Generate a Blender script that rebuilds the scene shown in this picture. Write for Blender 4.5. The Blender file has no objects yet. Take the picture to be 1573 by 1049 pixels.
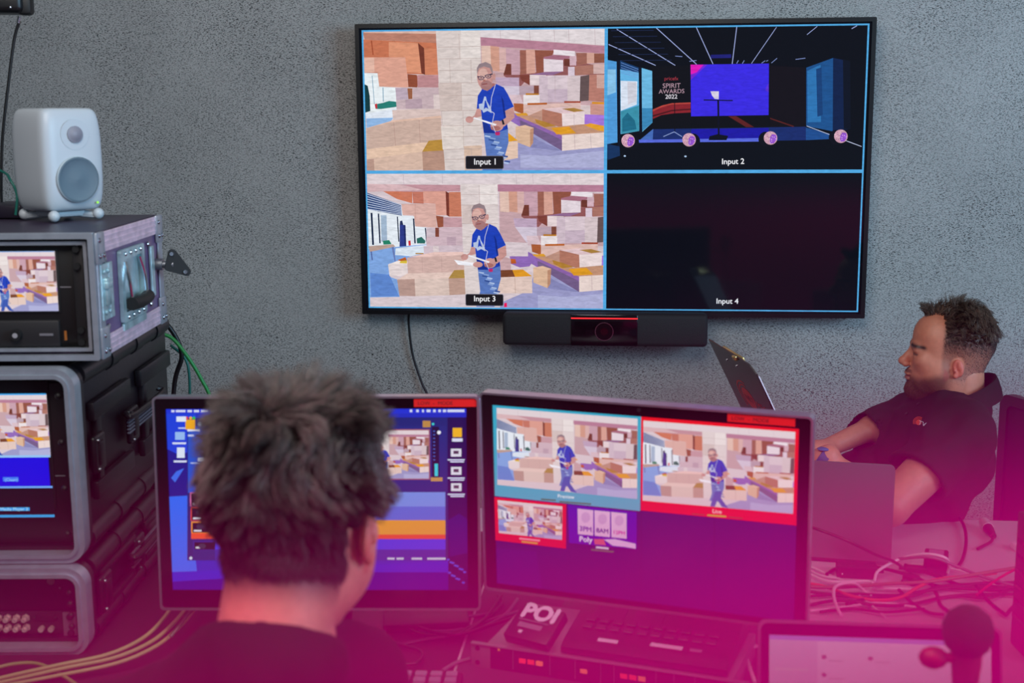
import bpy, bmesh, math, random
import numpy as np
from mathutils import Vector, Matrix
random.seed(7); RNG = np.random.RandomState(5)
PI = math.pi
SC = bpy.context.scene
COL = SC.collection

# ------------------------------------------------------------------ camera
F_PX, PITCH, YAW, ROLL, CAM_H = 1992.0, 0.174376, 0.102204, -0.0066678, 1.7
fw = np.array([-math.sin(YAW)*math.cos(PITCH), math.cos(YAW)*math.cos(PITCH), -math.sin(PITCH)])
_r = np.array([math.cos(YAW), math.sin(YAW), 0.0]); _u = np.cross(_r, fw)
rt = _r*math.cos(ROLL)+_u*math.sin(ROLL); up = -_r*math.sin(ROLL)+_u*math.cos(ROLL)
cd = bpy.data.cameras.new('camera'); cam = bpy.data.objects.new('camera', cd); COL.objects.link(cam)
cam.matrix_world = Matrix(((rt[0],up[0],-fw[0],0),(rt[1],up[1],-fw[1],0),(rt[2],up[2],-fw[2],CAM_H),(0,0,0,1)))
cd.sensor_width = 36.0; cd.lens = F_PX/1573*36.0; cd.clip_start = 0.05; cd.clip_end = 50
cd.dof.use_dof = True; cd.dof.focus_distance = 3.45; cd.dof.aperture_fstop = 5.0
SC.camera = cam
SC.view_settings.view_transform = 'Standard'; SC.view_settings.look = 'None'
SC.view_settings.gamma = 1.0; SC.view_settings.exposure = 0.0; SC.view_settings.use_curve_mapping = False

def at(px, py, Y=None, Z=None):
    d = fw + rt*(px-786.5)/F_PX - up*(py-524.5)/F_PX
    t = Y/d[1] if Y is not None else (Z-CAM_H)/d[2]
    return Vector((t*d[0], t*d[1], CAM_H+t*d[2]))

# ------------------------------------------------------------------ world and lights
W = bpy.data.worlds.new('world'); SC.world = W; W.use_nodes = True
W.node_tree.nodes['Background'].inputs[0].default_value = (0.55,0.66,0.80,1)
W.node_tree.nodes['Background'].inputs[1].default_value = 0.16
def aim(o, target):
    o.rotation_euler = (Vector(target)-o.location).to_track_quat('-Z','Y').to_euler()
def area(name, loc, target, sx, sy, power, col):
    l = bpy.data.lights.new(name,'AREA'); l.shape='RECTANGLE'; l.size=sx; l.size_y=sy; l.energy=power; l.color=col
    o = bpy.data.objects.new(name,l); COL.objects.link(o); o.location=loc; aim(o,target); return o
def spot(name, loc, target, power, col, ang, blend=1.0, rad=0.08):
    l = bpy.data.lights.new(name,'SPOT'); l.energy=power; l.color=col; l.spot_size=math.radians(ang); l.spot_blend=blend; l.shadow_soft_size=rad
    o = bpy.data.objects.new(name,l); COL.objects.link(o); o.location=loc; aim(o,target); return o
area('window_daylight', (3.4,0.6,2.2), (1.1,3.7,1.3), 2.2, 1.6, 165, (0.42,0.74,1.0))
area('ceiling_panel_light', (-0.4,0.9,2.9), (0.0,3.4,1.2), 1.6, 1.2, 42, (1.0,0.95,0.90))
spot('added_magenta_low_spot', (1.45,.65,.62), (-0.30,1.0,1.05), 110, (1.0,0.02,0.24), 50, 0.8, 0.10)  # added unseen lamp, turns the near man's neck and back pink
spot('added_magenta_spot', (-1.0,.3,2.6), (-0.38,.95,1.05), 95, (1.0,0.01,0.34), 38, 0.9, 0.12)  # added unseen lamp for the near left of the magenta volume
spot('added_magenta_spot', (1.6,0.9,2.6), (0.62,1.6,0.8), 215, (1.0,0.02,0.38), 60, 0.8, 0.12)  # added unseen lamp, main source for the magenta volume
spot('added_magenta_spot', (-0.1,2.7,2.75), (-0.20,1.75,0.8), 60, (1.0,0.02,0.38), 48, 0.9, 0.12)  # added unseen lamp for the magenta volume over the middle of the desk

# ------------------------------------------------------------------ helpers: colours and materials
def lin(c):
    c = c/255.0
    return c/12.92 if c <= 0.04045 else ((c+0.055)/1.055)**2.4
def rgb(*c):
    if len(c)==1: c = c[0]
    return (lin(c[0]),lin(c[1]),lin(c[2]),1.0)
MATS = {}
def mat(name, col=(128,128,128), rough=0.5, metal=0.0, emit=None, estr=1.0, bump=None, noise=None, attr=None, spec=0.5, coat=0.0, trans=0.0, alpha=1.0):
    if name in MATS: return MATS[name]
    m = bpy.data.materials.new(name); m.use_nodes = True; nt = m.node_tree; b = nt.nodes['Principled BSDF']
    b.inputs['Base Color'].default_value = rgb(col); b.inputs['Roughness'].default_value = rough
    b.inputs['Metallic'].default_value = metal; b.inputs['Specular IOR Level'].default_value = spec
    b.inputs['Coat Weight'].default_value = coat; b.inputs['Transmission Weight'].default_value = trans
    if emit: b.inputs['Emission Color'].default_value = rgb(emit); b.inputs['Emission Strength'].default_value = estr
    tc = nt.nodes.new('ShaderNodeTexCoord')
    if attr:
        a = nt.nodes.new('ShaderNodeAttribute'); a.attribute_name = attr
        nt.links.new(a.outputs['Color'], b.inputs['Base Color']); src = a.outputs['Color']
    if noise:   # (scale, strength)
        n = nt.nodes.new('ShaderNodeTexNoise'); n.inputs['Scale'].default_value = noise[0]; n.inputs['Detail'].default_value = 6
        nt.links.new(tc.outputs['Object'], n.inputs['Vector'])
        mr = nt.nodes.new('ShaderNodeMapRange'); mr.inputs[1].default_value=.3; mr.inputs[2].default_value=.7
        mr.inputs[3].default_value = 1-noise[1]; mr.inputs[4].default_value = 1+noise[1]
        nt.links.new(n.outputs['Fac'], mr.inputs[0])
        vm = nt.nodes.new('ShaderNodeVectorMath'); vm.operation='SCALE'
        if attr: nt.links.new(src, vm.inputs[0])
        else: vm.inputs[0].default_value = rgb(col)[:3]
        nt.links.new(mr.outputs[0], vm.inputs['Scale']); nt.links.new(vm.outputs[0], b.inputs['Base Color'])
    if bump:    # (scale, strength)
        n = nt.nodes.new('ShaderNodeTexNoise'); n.inputs['Scale'].default_value = bump[0]; n.inputs['Detail'].default_value = 4
        nt.links.new(tc.outputs['Object'], n.inputs['Vector'])
        bp = nt.nodes.new('ShaderNodeBump'); bp.inputs['Strength'].default_value = bump[1]; bp.inputs['Distance'].default_value = .002
        nt.links.new(n.outputs['Fac'], bp.inputs['Height']); nt.links.new(bp.outputs['Normal'], b.inputs['Normal'])
    MATS[name] = m; return m

def screen_mat(name, rough, strength=1.0, grain=0.0):
    m = bpy.data.materials.new(name); m.use_nodes = True; nt = m.node_tree; b = nt.nodes['Principled BSDF']
    b.inputs['Base Color'].default_value = (.006,.006,.008,1); b.inputs['Roughness'].default_value = rough; b.inputs['Specular IOR Level'].default_value=.5
    a = nt.nodes.new('ShaderNodeAttribute'); a.attribute_name='Col'
    if grain:
        tc = nt.nodes.new('ShaderNodeTexCoord'); mp = nt.nodes.new('ShaderNodeMapping'); mp.inputs['Scale'].default_value=(40,40,140)
        n = nt.nodes.new('ShaderNodeTexNoise'); n.inputs['Scale'].default_value=1.0; n.inputs['Detail'].default_value=5; n.inputs['Distortion'].default_value=.8
        nt.links.new(tc.outputs['Object'],mp.inputs[0]); nt.links.new(mp.outputs[0],n.inputs['Vector'])
        mr = nt.nodes.new('ShaderNodeMapRange'); mr.inputs[1].default_value=.3; mr.inputs[2].default_value=.7; mr.inputs[3].default_value=1-grain; mr.inputs[4].default_value=1+grain
        nt.links.new(n.outputs['Fac'],mr.inputs[0]); vm=nt.nodes.new('ShaderNodeVectorMath'); vm.operation='SCALE'
        nt.links.new(a.outputs['Color'],vm.inputs[0]); nt.links.new(mr.outputs[0],vm.inputs['Scale']); nt.links.new(vm.outputs[0],b.inputs['Emission Color'])
    else: nt.links.new(a.outputs['Color'],b.inputs['Emission Color'])
    b.inputs['Emission Strength'].default_value = strength
    return m

BLK = mat('black_plastic',(14,14,17),.38)
BLKM = mat('matte_black',(10,10,12),.6)
BLKG = mat('gloss_black',(6,6,8),.12)
ALU = mat('aluminium',(178,182,190),.32,.9,noise=(60,.08))
ALUD = mat('scuffed_aluminium',(150,152,158),.42,.85,noise=(35,.22),bump=(80,.3))
CHROME = mat('chrome',(205,205,210),.15,1.0)
WHITEP = mat('white_enamel',(178,186,194),.4)
FRM = mat('case_frame_aluminium',(158,164,174),.36,.5,noise=(40,.10))
DGREY = mat('dark_grey_metal',(38,36,38),.5,.3)
RUB = mat('black_rubber',(12,12,13),.7)
DESKM = mat('white_laminate',(200,198,204),.35,noise=(3,.03))
REDL = mat('red_label',(214,22,16),.5)

# ------------------------------------------------------------------ helpers: objects
def tag(o, label=None, cat=None, group=None, kind=None):
    if label: o['label']=label
    if cat: o['category']=cat
    if group: o['group']=group
    if kind: o['kind']=kind
    return o
def thing(name, label, cat, loc=(0,0,0), rz=0.0, group=None, M=None):
    o = bpy.data.objects.new(name,None); COL.objects.link(o); o.empty_display_size=.05
    if M is not None: o.matrix_world = M
    else: o.location = loc; o.rotation_euler = (0,0,rz)
    return tag(o,label,cat,group)
class MB:
    def __init__(s): s.bm = bmesh.new(); s.mi=0
    def _m(s, vs, M):
        if M is not None: bmesh.ops.transform(s.bm, matrix=M, verts=vs)
    def _mi(s, f0):
        s.bm.faces.ensure_lookup_table()
        for f in s.bm.faces[f0:]: f.material_index=s.mi
    def box(s, c, size, bev=0.0, seg=2, M=None):
        f0=len(s.bm.faces)
        r = bmesh.ops.create_cube(s.bm,size=1.0); vs=r['verts']
        bmesh.ops.scale(s.bm,vec=size,verts=vs); bmesh.ops.translate(s.bm,vec=c,verts=vs)
        if bev>0:
            es=list({e for v in vs for e in v.link_edges})
            g=bmesh.ops.bevel(s.bm,geom=es,offset=min(bev,min(size)*.49),segments=seg,profile=.5,affect='EDGES')
            vs=list({v for f in g['faces'] for v in f.verts}|{v for v in vs if v.is_valid})
        s._m(vs,M); s._mi(f0); return s
    def cyl(s, p0, p1, r0, r1=None, seg=24, caps=True):
        f0=len(s.bm.faces)
        r1 = r0 if r1 is None else r1
        p0=Vector(p0); p1=Vector(p1); d=p1-p0; L=d.length
        r=bmesh.ops.create_cone(s.bm,cap_ends=caps,segments=seg,radius1=r0,radius2=r1,depth=L)
        M=Matrix.Translation((p0+p1)/2) @ d.to_track_quat('Z','Y').to_matrix().to_4x4()
        s._m(r['verts'],M); s._mi(f0); return s
    def sph(s, c, r, sc=(1,1,1), seg=16, M=None):
        f0=len(s.bm.faces)
        q=bmesh.ops.create_uvsphere(s.bm,u_segments=seg,v_segments=max(6,seg//2),radius=r)
        bmesh.ops.scale(s.bm,vec=sc,verts=q['verts']); 
        if M is not None: s._m(q['verts'],M)
        bmesh.ops.translate(s.bm,vec=c,verts=q['verts']); s._mi(f0); return s
    def lathe(s, prof, M=None, seg=32, sx=1.0, sy=1.0):
        f0=len(s.bm.faces); rings=[]; allv=[]
        for r,z in prof:
            ring=[s.bm.verts.new((sx*r*math.cos(2*PI*i/seg),sy*r*math.sin(2*PI*i/seg),z)) for i in range(seg)]; rings.append(ring); allv+=ring
        for a,b in zip(rings,rings[1:]):
            for i in range(seg): s.bm.faces.new((a[i],a[(i+1)%seg],b[(i+1)%seg],b[i]))
        if prof[0][0]>1e-6: s.bm.faces.new(rings[0][::-1])
        if prof[-1][0]>1e-6: s.bm.faces.new(rings[-1])
        s._m(allv,M); s._mi(f0); return s
    def tube(s, pts, r, seg=8, rend=None, smooth=True, n=6):
        pts=[Vector(p) for p in pts]
        if smooth and len(pts)>2: pts=catmull(pts,n)
        f0=len(s.bm.faces); N=len(pts); prev=None; t0=(pts[1]-pts[0]).normalized()
        u=t0.orthogonal().normalized(); rings=[]
        for i,p in enumerate(pts):
            t=(pts[min(i+1,N-1)]-pts[max(i-1,0)]).normalized()
            u=(u-t*u.dot(t)).normalized(); v=t.cross(u)
            rr=r if rend is None else r+(rend-r)*i/(N-1)
            rings.append([s.bm.verts.new(p+(u*math.cos(2*PI*k/seg)+v*math.sin(2*PI*k/seg))*rr) for k in range(seg)])
        for a,b in zip(rings,rings[1:]):
            for k in range(seg): s.bm.faces.new((a[k],a[(k+1)%seg],b[(k+1)%seg],b[k]))
        s.bm.faces.new(rings[0][::-1]); s.bm.faces.new(rings[-1]); s._mi(f0); return s
    def prism(s, pts, z0, z1, M=None, bev=0.0):
        """outline in the xy plane, extruded along z"""
        f0=len(s.bm.faces)
        a=[s.bm.verts.new((p[0],p[1],z0)) for p in pts]; b=[s.bm.verts.new((p[0],p[1],z1)) for p in pts]; n=len(pts)
        fa=s.bm.faces.new(a[::-1]); fb=s.bm.faces.new(b)
        for i in range(n): s.bm.faces.new((a[i],a[(i+1)%n],b[(i+1)%n],b[i]))
        s._m(a+b,M); s._mi(f0); return s
    def frame(s, W, H, w, z0, z1, rad=0.0, M=None, inner_rad=0.0, seg=6):
        """rectangular ring, outer W x H centred at the origin in xy, bar width w, from z0 to z1"""
        def rr(W,H,r):
            P=[]
            for cx,cy,a0 in ((W/2-r,H/2-r,0),(-W/2+r,H/2-r,90),(-W/2+r,-H/2+r,180),(W/2-r,-H/2+r,270)):
                for k in range(seg+1):
                    a=math.radians(a0+90*k/seg); P.append((cx+r*math.cos(a),cy+r*math.sin(a)))
            return P
        o=rr(W,H,max(rad,1e-4)); i=rr(W-2*w,H-2*w,max(inner_rad,1e-4)); n=len(o); f0=len(s.bm.faces)
        V=[[s.bm.verts.new((p[0],p[1],z)) for p in q] for q,z in ((o,z0),(o,z1),(i,z1),(i,z0))]
        for a,b in ((0,1),(1,2),(2,3),(3,0)):
            for k in range(n): s.bm.faces.new((V[a][k],V[a][(k+1)%n],V[b][(k+1)%n],V[b][k]))
        s._m([v for q in V for v in q],M); s._mi(f0); return s
    def build(s, name, m, parent=None, smooth=35, loc=None):
        bmesh.ops.recalc_face_normals(s.bm,faces=s.bm.faces)
        me=bpy.data.meshes.new(name); s.bm.to_mesh(me); s.bm.free()
        ms=m if isinstance(m,(list,tuple)) else [m]
        for x in ms: me.materials.append(x)
        if smooth:
            me.polygons.foreach_set('use_smooth',[True]*len(me.polygons))
            me.set_sharp_from_angle(angle=math.radians(smooth))
        o=bpy.data.objects.new(name,me); COL.objects.link(o)
        if parent: o.parent=parent
        if loc is not None: o.location=loc
        return o
def split_pieces(o,base=None):
    """every loose piece of the mesh becomes an object of its own under the same parent"""
    bm=bmesh.new(); bm.from_mesh(o.data); seen=set(); isl=[]
    for v in bm.verts:
        if v in seen: continue
        st=[v]; seen.add(v); g=[]
        while st:
            a=st.pop(); g.append(a)
            for e in a.link_edges:
                w=e.other_vert(a)
                if w not in seen: seen.add(w); st.append(w)
        isl.append(g)
    out=[o]
    if len(isl)>1:
        base=base or o.name.split('.')[0]; o.name=base
        for k,g in enumerate(isl):
            me=bpy.data.meshes.new(base); ix={v:i for i,v in enumerate(g)}; fs={f for v in g for f in v.link_faces}
            me.from_pydata([v.co[:] for v in g],[],[[ix[v] for v in f.verts] for f in fs]); me.polygons.foreach_set('use_smooth',[True]*len(me.polygons)); me.set_sharp_from_angle(angle=math.radians(35))
            for m in o.data.materials: me.materials.append(m)
            if k==0: old=o.data; first=me
            else:
                q=bpy.data.objects.new(base,me); COL.objects.link(q); q.parent=o.parent; q.matrix_local=o.matrix_local.copy(); out.append(q)
        o.data=first
    bm.free(); return out
def catmull(P,n=6):
    out=[]; Q=[P[0]*2-P[1]]+P+[P[-1]*2-P[-2]]
    for i in range(1,len(Q)-2):
        for k in range(n):
            t=k/n; a,b,c,d=Q[i-1],Q[i],Q[i+1],Q[i+2]
            out.append(.5*((2*b)+(c-a)*t+(2*a-5*b+4*c-d)*t*t+(3*b-a-3*c+d)*t**3))
    out.append(P[-1]); return out
def copy_tree(o,parent=None):
    c=o.copy(); COL.objects.link(c)
    if parent: c.parent=parent
    for ch in list(o.children): copy_tree(ch,c)
    return c
RX90 = Matrix.Rotation(PI/2,4,'X')     # xy outline -> stands up in xz, its z faces -y

# ------------------------------------------------------------------ flat screen pictures
def homog(src):
    dst=[(0,0),(1,0),(1,1),(0,1)]; A=[];b=[]
    for (x,y),(u,v) in zip(src,dst):
        A.append([x,y,1,0,0,0,-u*x,-u*y]); b.append(u)
        A.append([0,0,0,x,y,1,-v*x,-v*y]); b.append(v)
    h=np.linalg.solve(np.array(A,float),np.array(b,float))
    return lambda p:((h[0]*p[0]+h[1]*p[1]+h[2])/(h[6]*p[0]+h[7]*p[1]+1),(h[3]*p[0]+h[4]*p[1]+h[5])/(h[6]*p[0]+h[7]*p[1]+1))
def clip(P,x0,y0,x1,y1):
    for ax,lim,s in ((0,x0,1),(0,x1,-1),(1,y0,1),(1,y1,-1)):
        out=[]
        for i in range(len(P)):
            a,b=P[i-1],P[i]; da=(a[ax]-lim)*s; db=(b[ax]-lim)*s
            if (da>=0)!=(db>=0):
                t=da/(da-db); out.append((a[0]+(b[0]-a[0])*t,a[1]+(b[1]-a[1])*t))
            if db>=0: out.append(b)
        P=out
        if len(P)<3: return []
    return P
_gl={}
def glyphs(text):
    if text in _gl: return _gl[text]
    c=bpy.data.curves.new('t','FONT'); c.body=text; c.size=1; c.resolution_u=3
    o=bpy.data.objects.new('t',c); COL.objects.link(o); dg=bpy.context.evaluated_depsgraph_get(); me=o.evaluated_get(dg).to_mesh()
    v=[tuple(x.co) for x in me.vertices]; P=[[ (v[i][0],v[i][1]) for i in p.vertices] for p in me.polygons]
    w=max(p[0] for p in v); o.to_mesh_clear(); COL.objects.unlink(o); bpy.data.objects.remove(o)
    _gl[text]=(P,w); return _gl[text]
class Pic:
    """painter's list of flat coloured polygons in uv (0..1, v down)"""
    def __init__(s,aspect): s.L=[]; s.a=aspect
    def poly(s,col,P,f=None):
        if f: P=[f(p) for p in P]
        P=clip(list(P),0,0,1,1)
        if len(P)>=3: s.L.append((col,P))
    def rect(s,col,x0,y0,x1,y1,f=None): s.poly(col,[(x0,y0),(x1,y0),(x1,y1),(x0,y1)],f)
    def ell(s,col,cx,cy,rx,ry,f=None,n=20,rot=0.):
        cr,sr=math.cos(rot),math.sin(rot)
        s.poly(col,[(cx+rx*math.cos(2*PI*i/n)*cr-ry*math.sin(2*PI*i/n)*sr,cy+rx*math.cos(2*PI*i/n)*sr+ry*math.sin(2*PI*i/n)*cr) for i in range(n)],f)
    def line(s,col,a,b,w,f=None):
        dx,dy=b[0]-a[0],b[1]-a[1]; L=math.hypot(dx,dy) or 1; nx,ny=-dy/L*w/2,dx/L*w/2
        s.poly(col,[(a[0]+nx,a[1]+ny),(b[0]+nx,b[1]+ny),(b[0]-nx,b[1]-ny),(a[0]-nx,a[1]-ny)],f)
    def text(s,col,txt,p0,p1,f=None,bold=0.0):
        if f: p0=f(p0); p1=f(p1)
        G,w=glyphs(txt); ax=(p1[0]-p0[0]); ay=(p1[1]-p0[1])/s.a   # physical units: width = 1
        L=math.hypot(ax,ay); k=L/w; ex=(ax/L,ay/L); ey=(ex[1],-ex[0])
        for dx,dy in (((0,0),) if not bold else ((-bold,0),(bold,0),(0,bold),(0,-bold))):
            g=[]
            for P in G:
                g.append([(p0[0]+k*((x+dx)*ex[0]+(y+dy)*ey[0]), p0[1]+s.a*k*((x+dx)*ex[1]+(y+dy)*ey[1])) for x,y in P])
            s.L.append((col,g,'multi'))
    def sub(s,other,f):
        """paste another picture; f maps its unit square into this one"""
        for it in other.L:
            if len(it)==3: s.L.append((it[0],[[f(p) for p in g] for g in it[1]],'multi'))
            else: s.L.append((it[0],[f(p) for p in it[1]]))
    def mesh(s,name,m,W,H,parent,step=1.1e-5,y0=0.0,gain=1.0):
        V=[];Fc=[];C=[];z=0
        for it in s.L:
            polys=it[1] if len(it)==3 else [it[1]]; z+=step
            col=[min(1.5,lin(c)*gain) for c in it[0]]+[1.0]
            for P in polys:
                b=len(V); V+=[(p[0]*W,y0-z,-p[1]*H) for p in P]; Fc.append(list(range(b,b+len(P)))); C+= [col]*len(P)
        me=bpy.data.meshes.new(name); me.from_pydata(V,[],Fc)
        a=me.color_attributes.new('Col','FLOAT_COLOR','POINT'); a.data.foreach_set('color',np.array(C,'f').ravel())
        me.materials.append(m); o=bpy.data.objects.new(name,me); COL.objects.link(o)
        if parent: o.parent=parent
        return o
def quadmap(q):
    """unit square -> quad q (TL,TR,BR,BL), bilinear"""
    return lambda p:tuple((q[0][i]*(1-p[0])+q[1][i]*p[0])*(1-p[1])+(q[3][i]*(1-p[0])+q[2][i]*p[0])*p[1] for i in (0,1))

# -- the wooden room with the presenter, as the two cameras show it
RIGHT = [((232,222,225),[(757,78),(1700,60),(1700,180),(760,120)]),((188,132,152),[(760,120),(1700,185),(1700,230),(762,172)]),
((203,168,174),[(762,172),(1700,230),(1700,540),(765,500)]),
((150,90,90),[(900,330),(1150,330),(1270,250),(1520,300),(1520,345),(1060,350),(1000,420),(900,350)]),
((232,198,184),[(765,172),(820,172),(825,325),(768,320)]),((215,160,140),[(820,172),(873,178),(876,325),(825,320)]),
((222,182,178),[(875,185),(915,188),(917,335),(860,330),(876,325)]),((205,165,178),[(915,188),(1000,200),(1000,345),(948,345),(945,280),(917,280)]),
((118,60,46),[(918,280),(947,280),(948,345),(900,345)]),((160,100,85),[(1000,198),(1038,198),(1040,340),(1002,345)]),
((222,168,152),[(1038,195),(1092,195),(1095,335),(1040,340)]),((150,86,68),[(1092,198),(1210,200),(1195,240),(1145,250),(1145,330),(1100,335)]),
((236,222,230),[(1145,250),(1265,258),(1265,325),(1147,328)]),((242,232,238),[(1207,195),(1338,205),(1338,235),(1207,225)]),
((172,112,132),[(1145,240),(1210,226),(1338,235),(1270,258),(1145,250)]),((112,56,44),[(1270,250),(1305,250),(1305,295),(1270,292)]),
((215,180,192),[(1305,235),(1345,232),(1345,290),(1305,290)]),((162,104,90),[(1345,215),(1410,215),(1410,280),(1350,290)]),
((216,166,150),[(1410,215),(1455,215),(1455,275),(1410,278)]),((145,88,70),[(1455,218),(1600,220),(1600,272),(1455,275)]),
((176,120,106),[(1335,295),(1450,285),(1450,340),(1340,350)]),((216,182,178),[(1450,280),(1600,280),(1600,340),(1450,340)]),
((226,208,222),[(1295,298),(1335,298),(1335,352),(1295,352)]),((150,110,150),[(1145,330),(1265,325),(1200,348),(1060,345)]),
((236,218,220),[(1060,345),(1160,348),(1160,405),(1060,408)]),((132,66,54),[(995,345),(1060,345),(1060,408),(1010,380)]),
((196,170,195),[(850,360),(995,362),(995,420),(860,412)]),((218,205,222),[(860,412),(995,414),(995,510),(930,505)]),
((190,165,178),[(995,412),(1085,412),(1085,460),(995,465)]),((130,74,58),[(1085,410),(1115,410),(1115,460),(1085,462)]),
((214,194,206),[(1118,352),(1170,352),(1170,510),(1118,512)]),((224,206,214),[(1170,350),(1290,350),(1290,430),(1170,432)]),
((206,184,200),[(1170,432),(1290,430),(1290,508),(1170,508)]),((220,202,206),[(1290,352),(1370,350),(1368,505),(1290,508)]),
((104,84,84),[(1370,355),(1430,345),(1420,500),(1365,505)]),((190,128,114),[(1425,345),(1600,345),(1600,515),(1420,500)]),
((212,170,160),[(1470,345),(1600,345),(1600,430),(1470,425)]),
((222,196,204),[(930,465),(1000,465),(1020,520),(940,525)]),((240,230,232),[(1020,465),(1120,465),(1120,515),(1020,520)]),
((196,128,36),[(1035,455),(1115,457),(1115,466),(1035,466)]),((176,96,56),[(960,515),(1020,518),(1020,580),(965,560)]),
((226,190,182),[(1020,522),(1370,512),(1370,550),(1140,555),(1050,592),(1020,575)]),((190,100,40),[(1045,514),(1165,512),(1165,523),(1045,526)]),
((170,70,44),[(1270,503),(1370,503),(1370,513),(1270,513)]),((196,150,132),[(1050,590),(1140,552),(1135,645),(1220,655),(1100,650)]),
((150,110,190),[(940,560),(1000,590),(1100,650),(1000,655),(940,620)]),
((232,202,206),[(1135,550),(1260,538),(1395,568),(1255,577)]),((184,122,102),[(1135,550),(1255,577),(1258,657),(1135,640)]),((242,224,224),[(1255,577),(1395,568),(1393,650),(1258,657)]),
((172,122,222),[(1395,582),(1600,590),(1600,650),(1393,650)]),((208,152,142),[(1430,515),(1600,520),(1600,592),(1430,582)]),((228,152,40),[(1440,507),(1600,512),(1600,524),(1440,520)]),
((176,132,62),[(1255,548),(1330,543),(1395,560),(1330,568)]),((206,150,92),[(965,575),(1040,575),(1050,592),(1000,600)]),((224,160,50),[(968,578),(1035,572),(1050,585),(990,597)]),
((148,104,176),[(985,590),(1258,705),(1258,800),(1000,650)]),((200,150,122),[(1000,588),(1050,590),(1220,655),(1400,640),(1700,690),(1258,710),(985,592)]),
((184,132,52),[(1090,610),(1150,625),(1220,650),(1150,658),(1098,632)]),((232,162,34),[(1190,662),(1300,655),(1342,694),(1222,702)]),((236,166,40),[(1390,645),(1430,635),(1600,668),(1600,690),(1475,678)]),
((120,96,140),[(1000,615),(1255,735),(1255,800),(1000,665)]),((240,220,214),[(1255,706),(1700,678),(1700,762),(1255,802)]),((214,190,190),[(1330,700),(1334,700),(1336,790),(1332,791)]),
((160,160,206),[(765,870),(930,800),(1000,650),(1255,800),(1700,760),(1700,1100),(765,1100)]),((180,182,222),[(1000,820),(1180,830),(1500,800),(1700,900),(1000,900)]),((140,140,190),[(985,700),(1060,780),(1255,800),(1100,730),(1000,650)]),
((232,192,164),[(972,656),(1030,645),(1083,662),(1060,672)]),((226,188,158),[(972,655),(1060,672),(1060,778),(972,745)]),((196,146,118),[(1060,672),(1083,662),(1078,752),(1060,778)])]
def man(P,f):
    p=P.poly; sk=(206,152,146); sk2=(176,112,108)
    p((92,124,196),[(778,692),(925,668),(928,750),(905,830),(885,930),(765,930),(792,830),(782,740)],f)
    for i in range(16):
        x=785+(i*37)%125; y=705+(i*53)%190; p(((178,200,238),(52,80,150),(140,168,222))[i%3],[(x,y),(x+34,y+6),(x+30,y+15),(x-4,y+8)],f)
    p((30,66,190),[(735,548),(742,470),(770,428),(800,442),(855,400),(900,420),(925,460),(962,535),(925,552),(908,560),(925,668),(845,694),(777,692),(765,600),(760,545)],f)
    p((20,44,140),[(908,560),(900,500),(885,470),(896,560),(912,660),(920,668)],f); p((22,50,150),[(765,600),(800,640),(845,694),(777,692)],f)
    p(sk,[(735,549),(760,546),(764,592),(715,606),(704,622),(698,602),(722,586)],f); P.ell(sk,690,612,24,20,f)
    p(sk,[(908,560),(962,537),(966,600),(905,652),(872,658),(845,640),(885,618),(915,600)],f); P.ell(sk,858,650,40,32,f); P.ell(sk2,850,664,30,14,f)
    p((30,30,40),[(885,615),(897,612),(905,640),(893,644)],f)
    p((244,244,252),[(712,604),(720,598),(856,640),(848,650)],f)
    p(sk2,[(785,400),(840,395),(852,402),(800,442),(788,430)],f)
    P.ell(sk,787,358,49,76,f); P.ell((226,182,172),775,345,30,40,f); P.ell((172,124,124),795,408,36,30,f)
    P.ell(sk,842,356,9,20,f)
    p((150,130,136),[(738,340),(737,305),(752,280),(790,268),(822,282),(833,310),(834,345),(826,328),(815,304),(780,296),(750,306)],f)
    for a,b in (((740,356),(785,362)),((785,352),(832,340))): P.line((40,40,70),a,b,7,f)
    P.ell((70,60,86),762,364,19,13,f); P.ell((70,60,86),806,354,19,13,f); P.ell((190,150,148),762,364,15,9,f); P.ell((190,150,148),806,354,15,9,f); P.ell((80,60,70),763,363,5,3,f); P.ell((80,60,70),806,353,5,3,f); P.line((150,80,80),(768,402),(800,398),6,f); P.ell((180,120,112),782,380,9,8,f)
    p((190,205,235),[(782,474),(792,476),(796,500),(822,545),(826,574),(800,560),(775,572),(768,556),(750,548),(748,520),(770,515),(776,492)],f)
    p((30,66,190),[(785,498),(790,498),(806,548),(790,540),(778,552)],f)
    for a,b in (((850,404),(826,480)),((826,480),(818,560)),((818,560),(842,575)),((842,575),(828,640)),((828,640),(850,690))): P.line((214,214,236),a,b,4,f)
    p((204,40,110),[(846,688),(876,685),(874,706),(850,706)],f)
def lbl(P,x0,y0,x1,y1,txt,f,d=6):
    for col,e in (((118,116,130),0),((26,22,26),3)):
        a,b,c,g=x0+e,y0+e,x1-e,y1-e
        P.poly(col,[(a+d,b),(c-d,b),(c,b+d),(c,g-d),(c-d,g),(a+d,g),(a,g-d),(a,b+d)],f)
    P.text((250,250,255),txt,(x0+50,y1-28),(x1-50,y1-28),f,bold=.014)
def seams(P,f,xs,ys,col,w=2):
    for a,b in xs: P.line(col,a,b,w,f)
    for a,b in ys: P.line(col,a,b,w,f)
PA=Pic(16/9.); fA=homog([(45,88),(1520,70),(1510,915),(62,915)])
p=lambda c,P: PA.poly(c,P,fA)
PA.rect((224,205,206),-.1,-.1,1.1,1.1)
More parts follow.
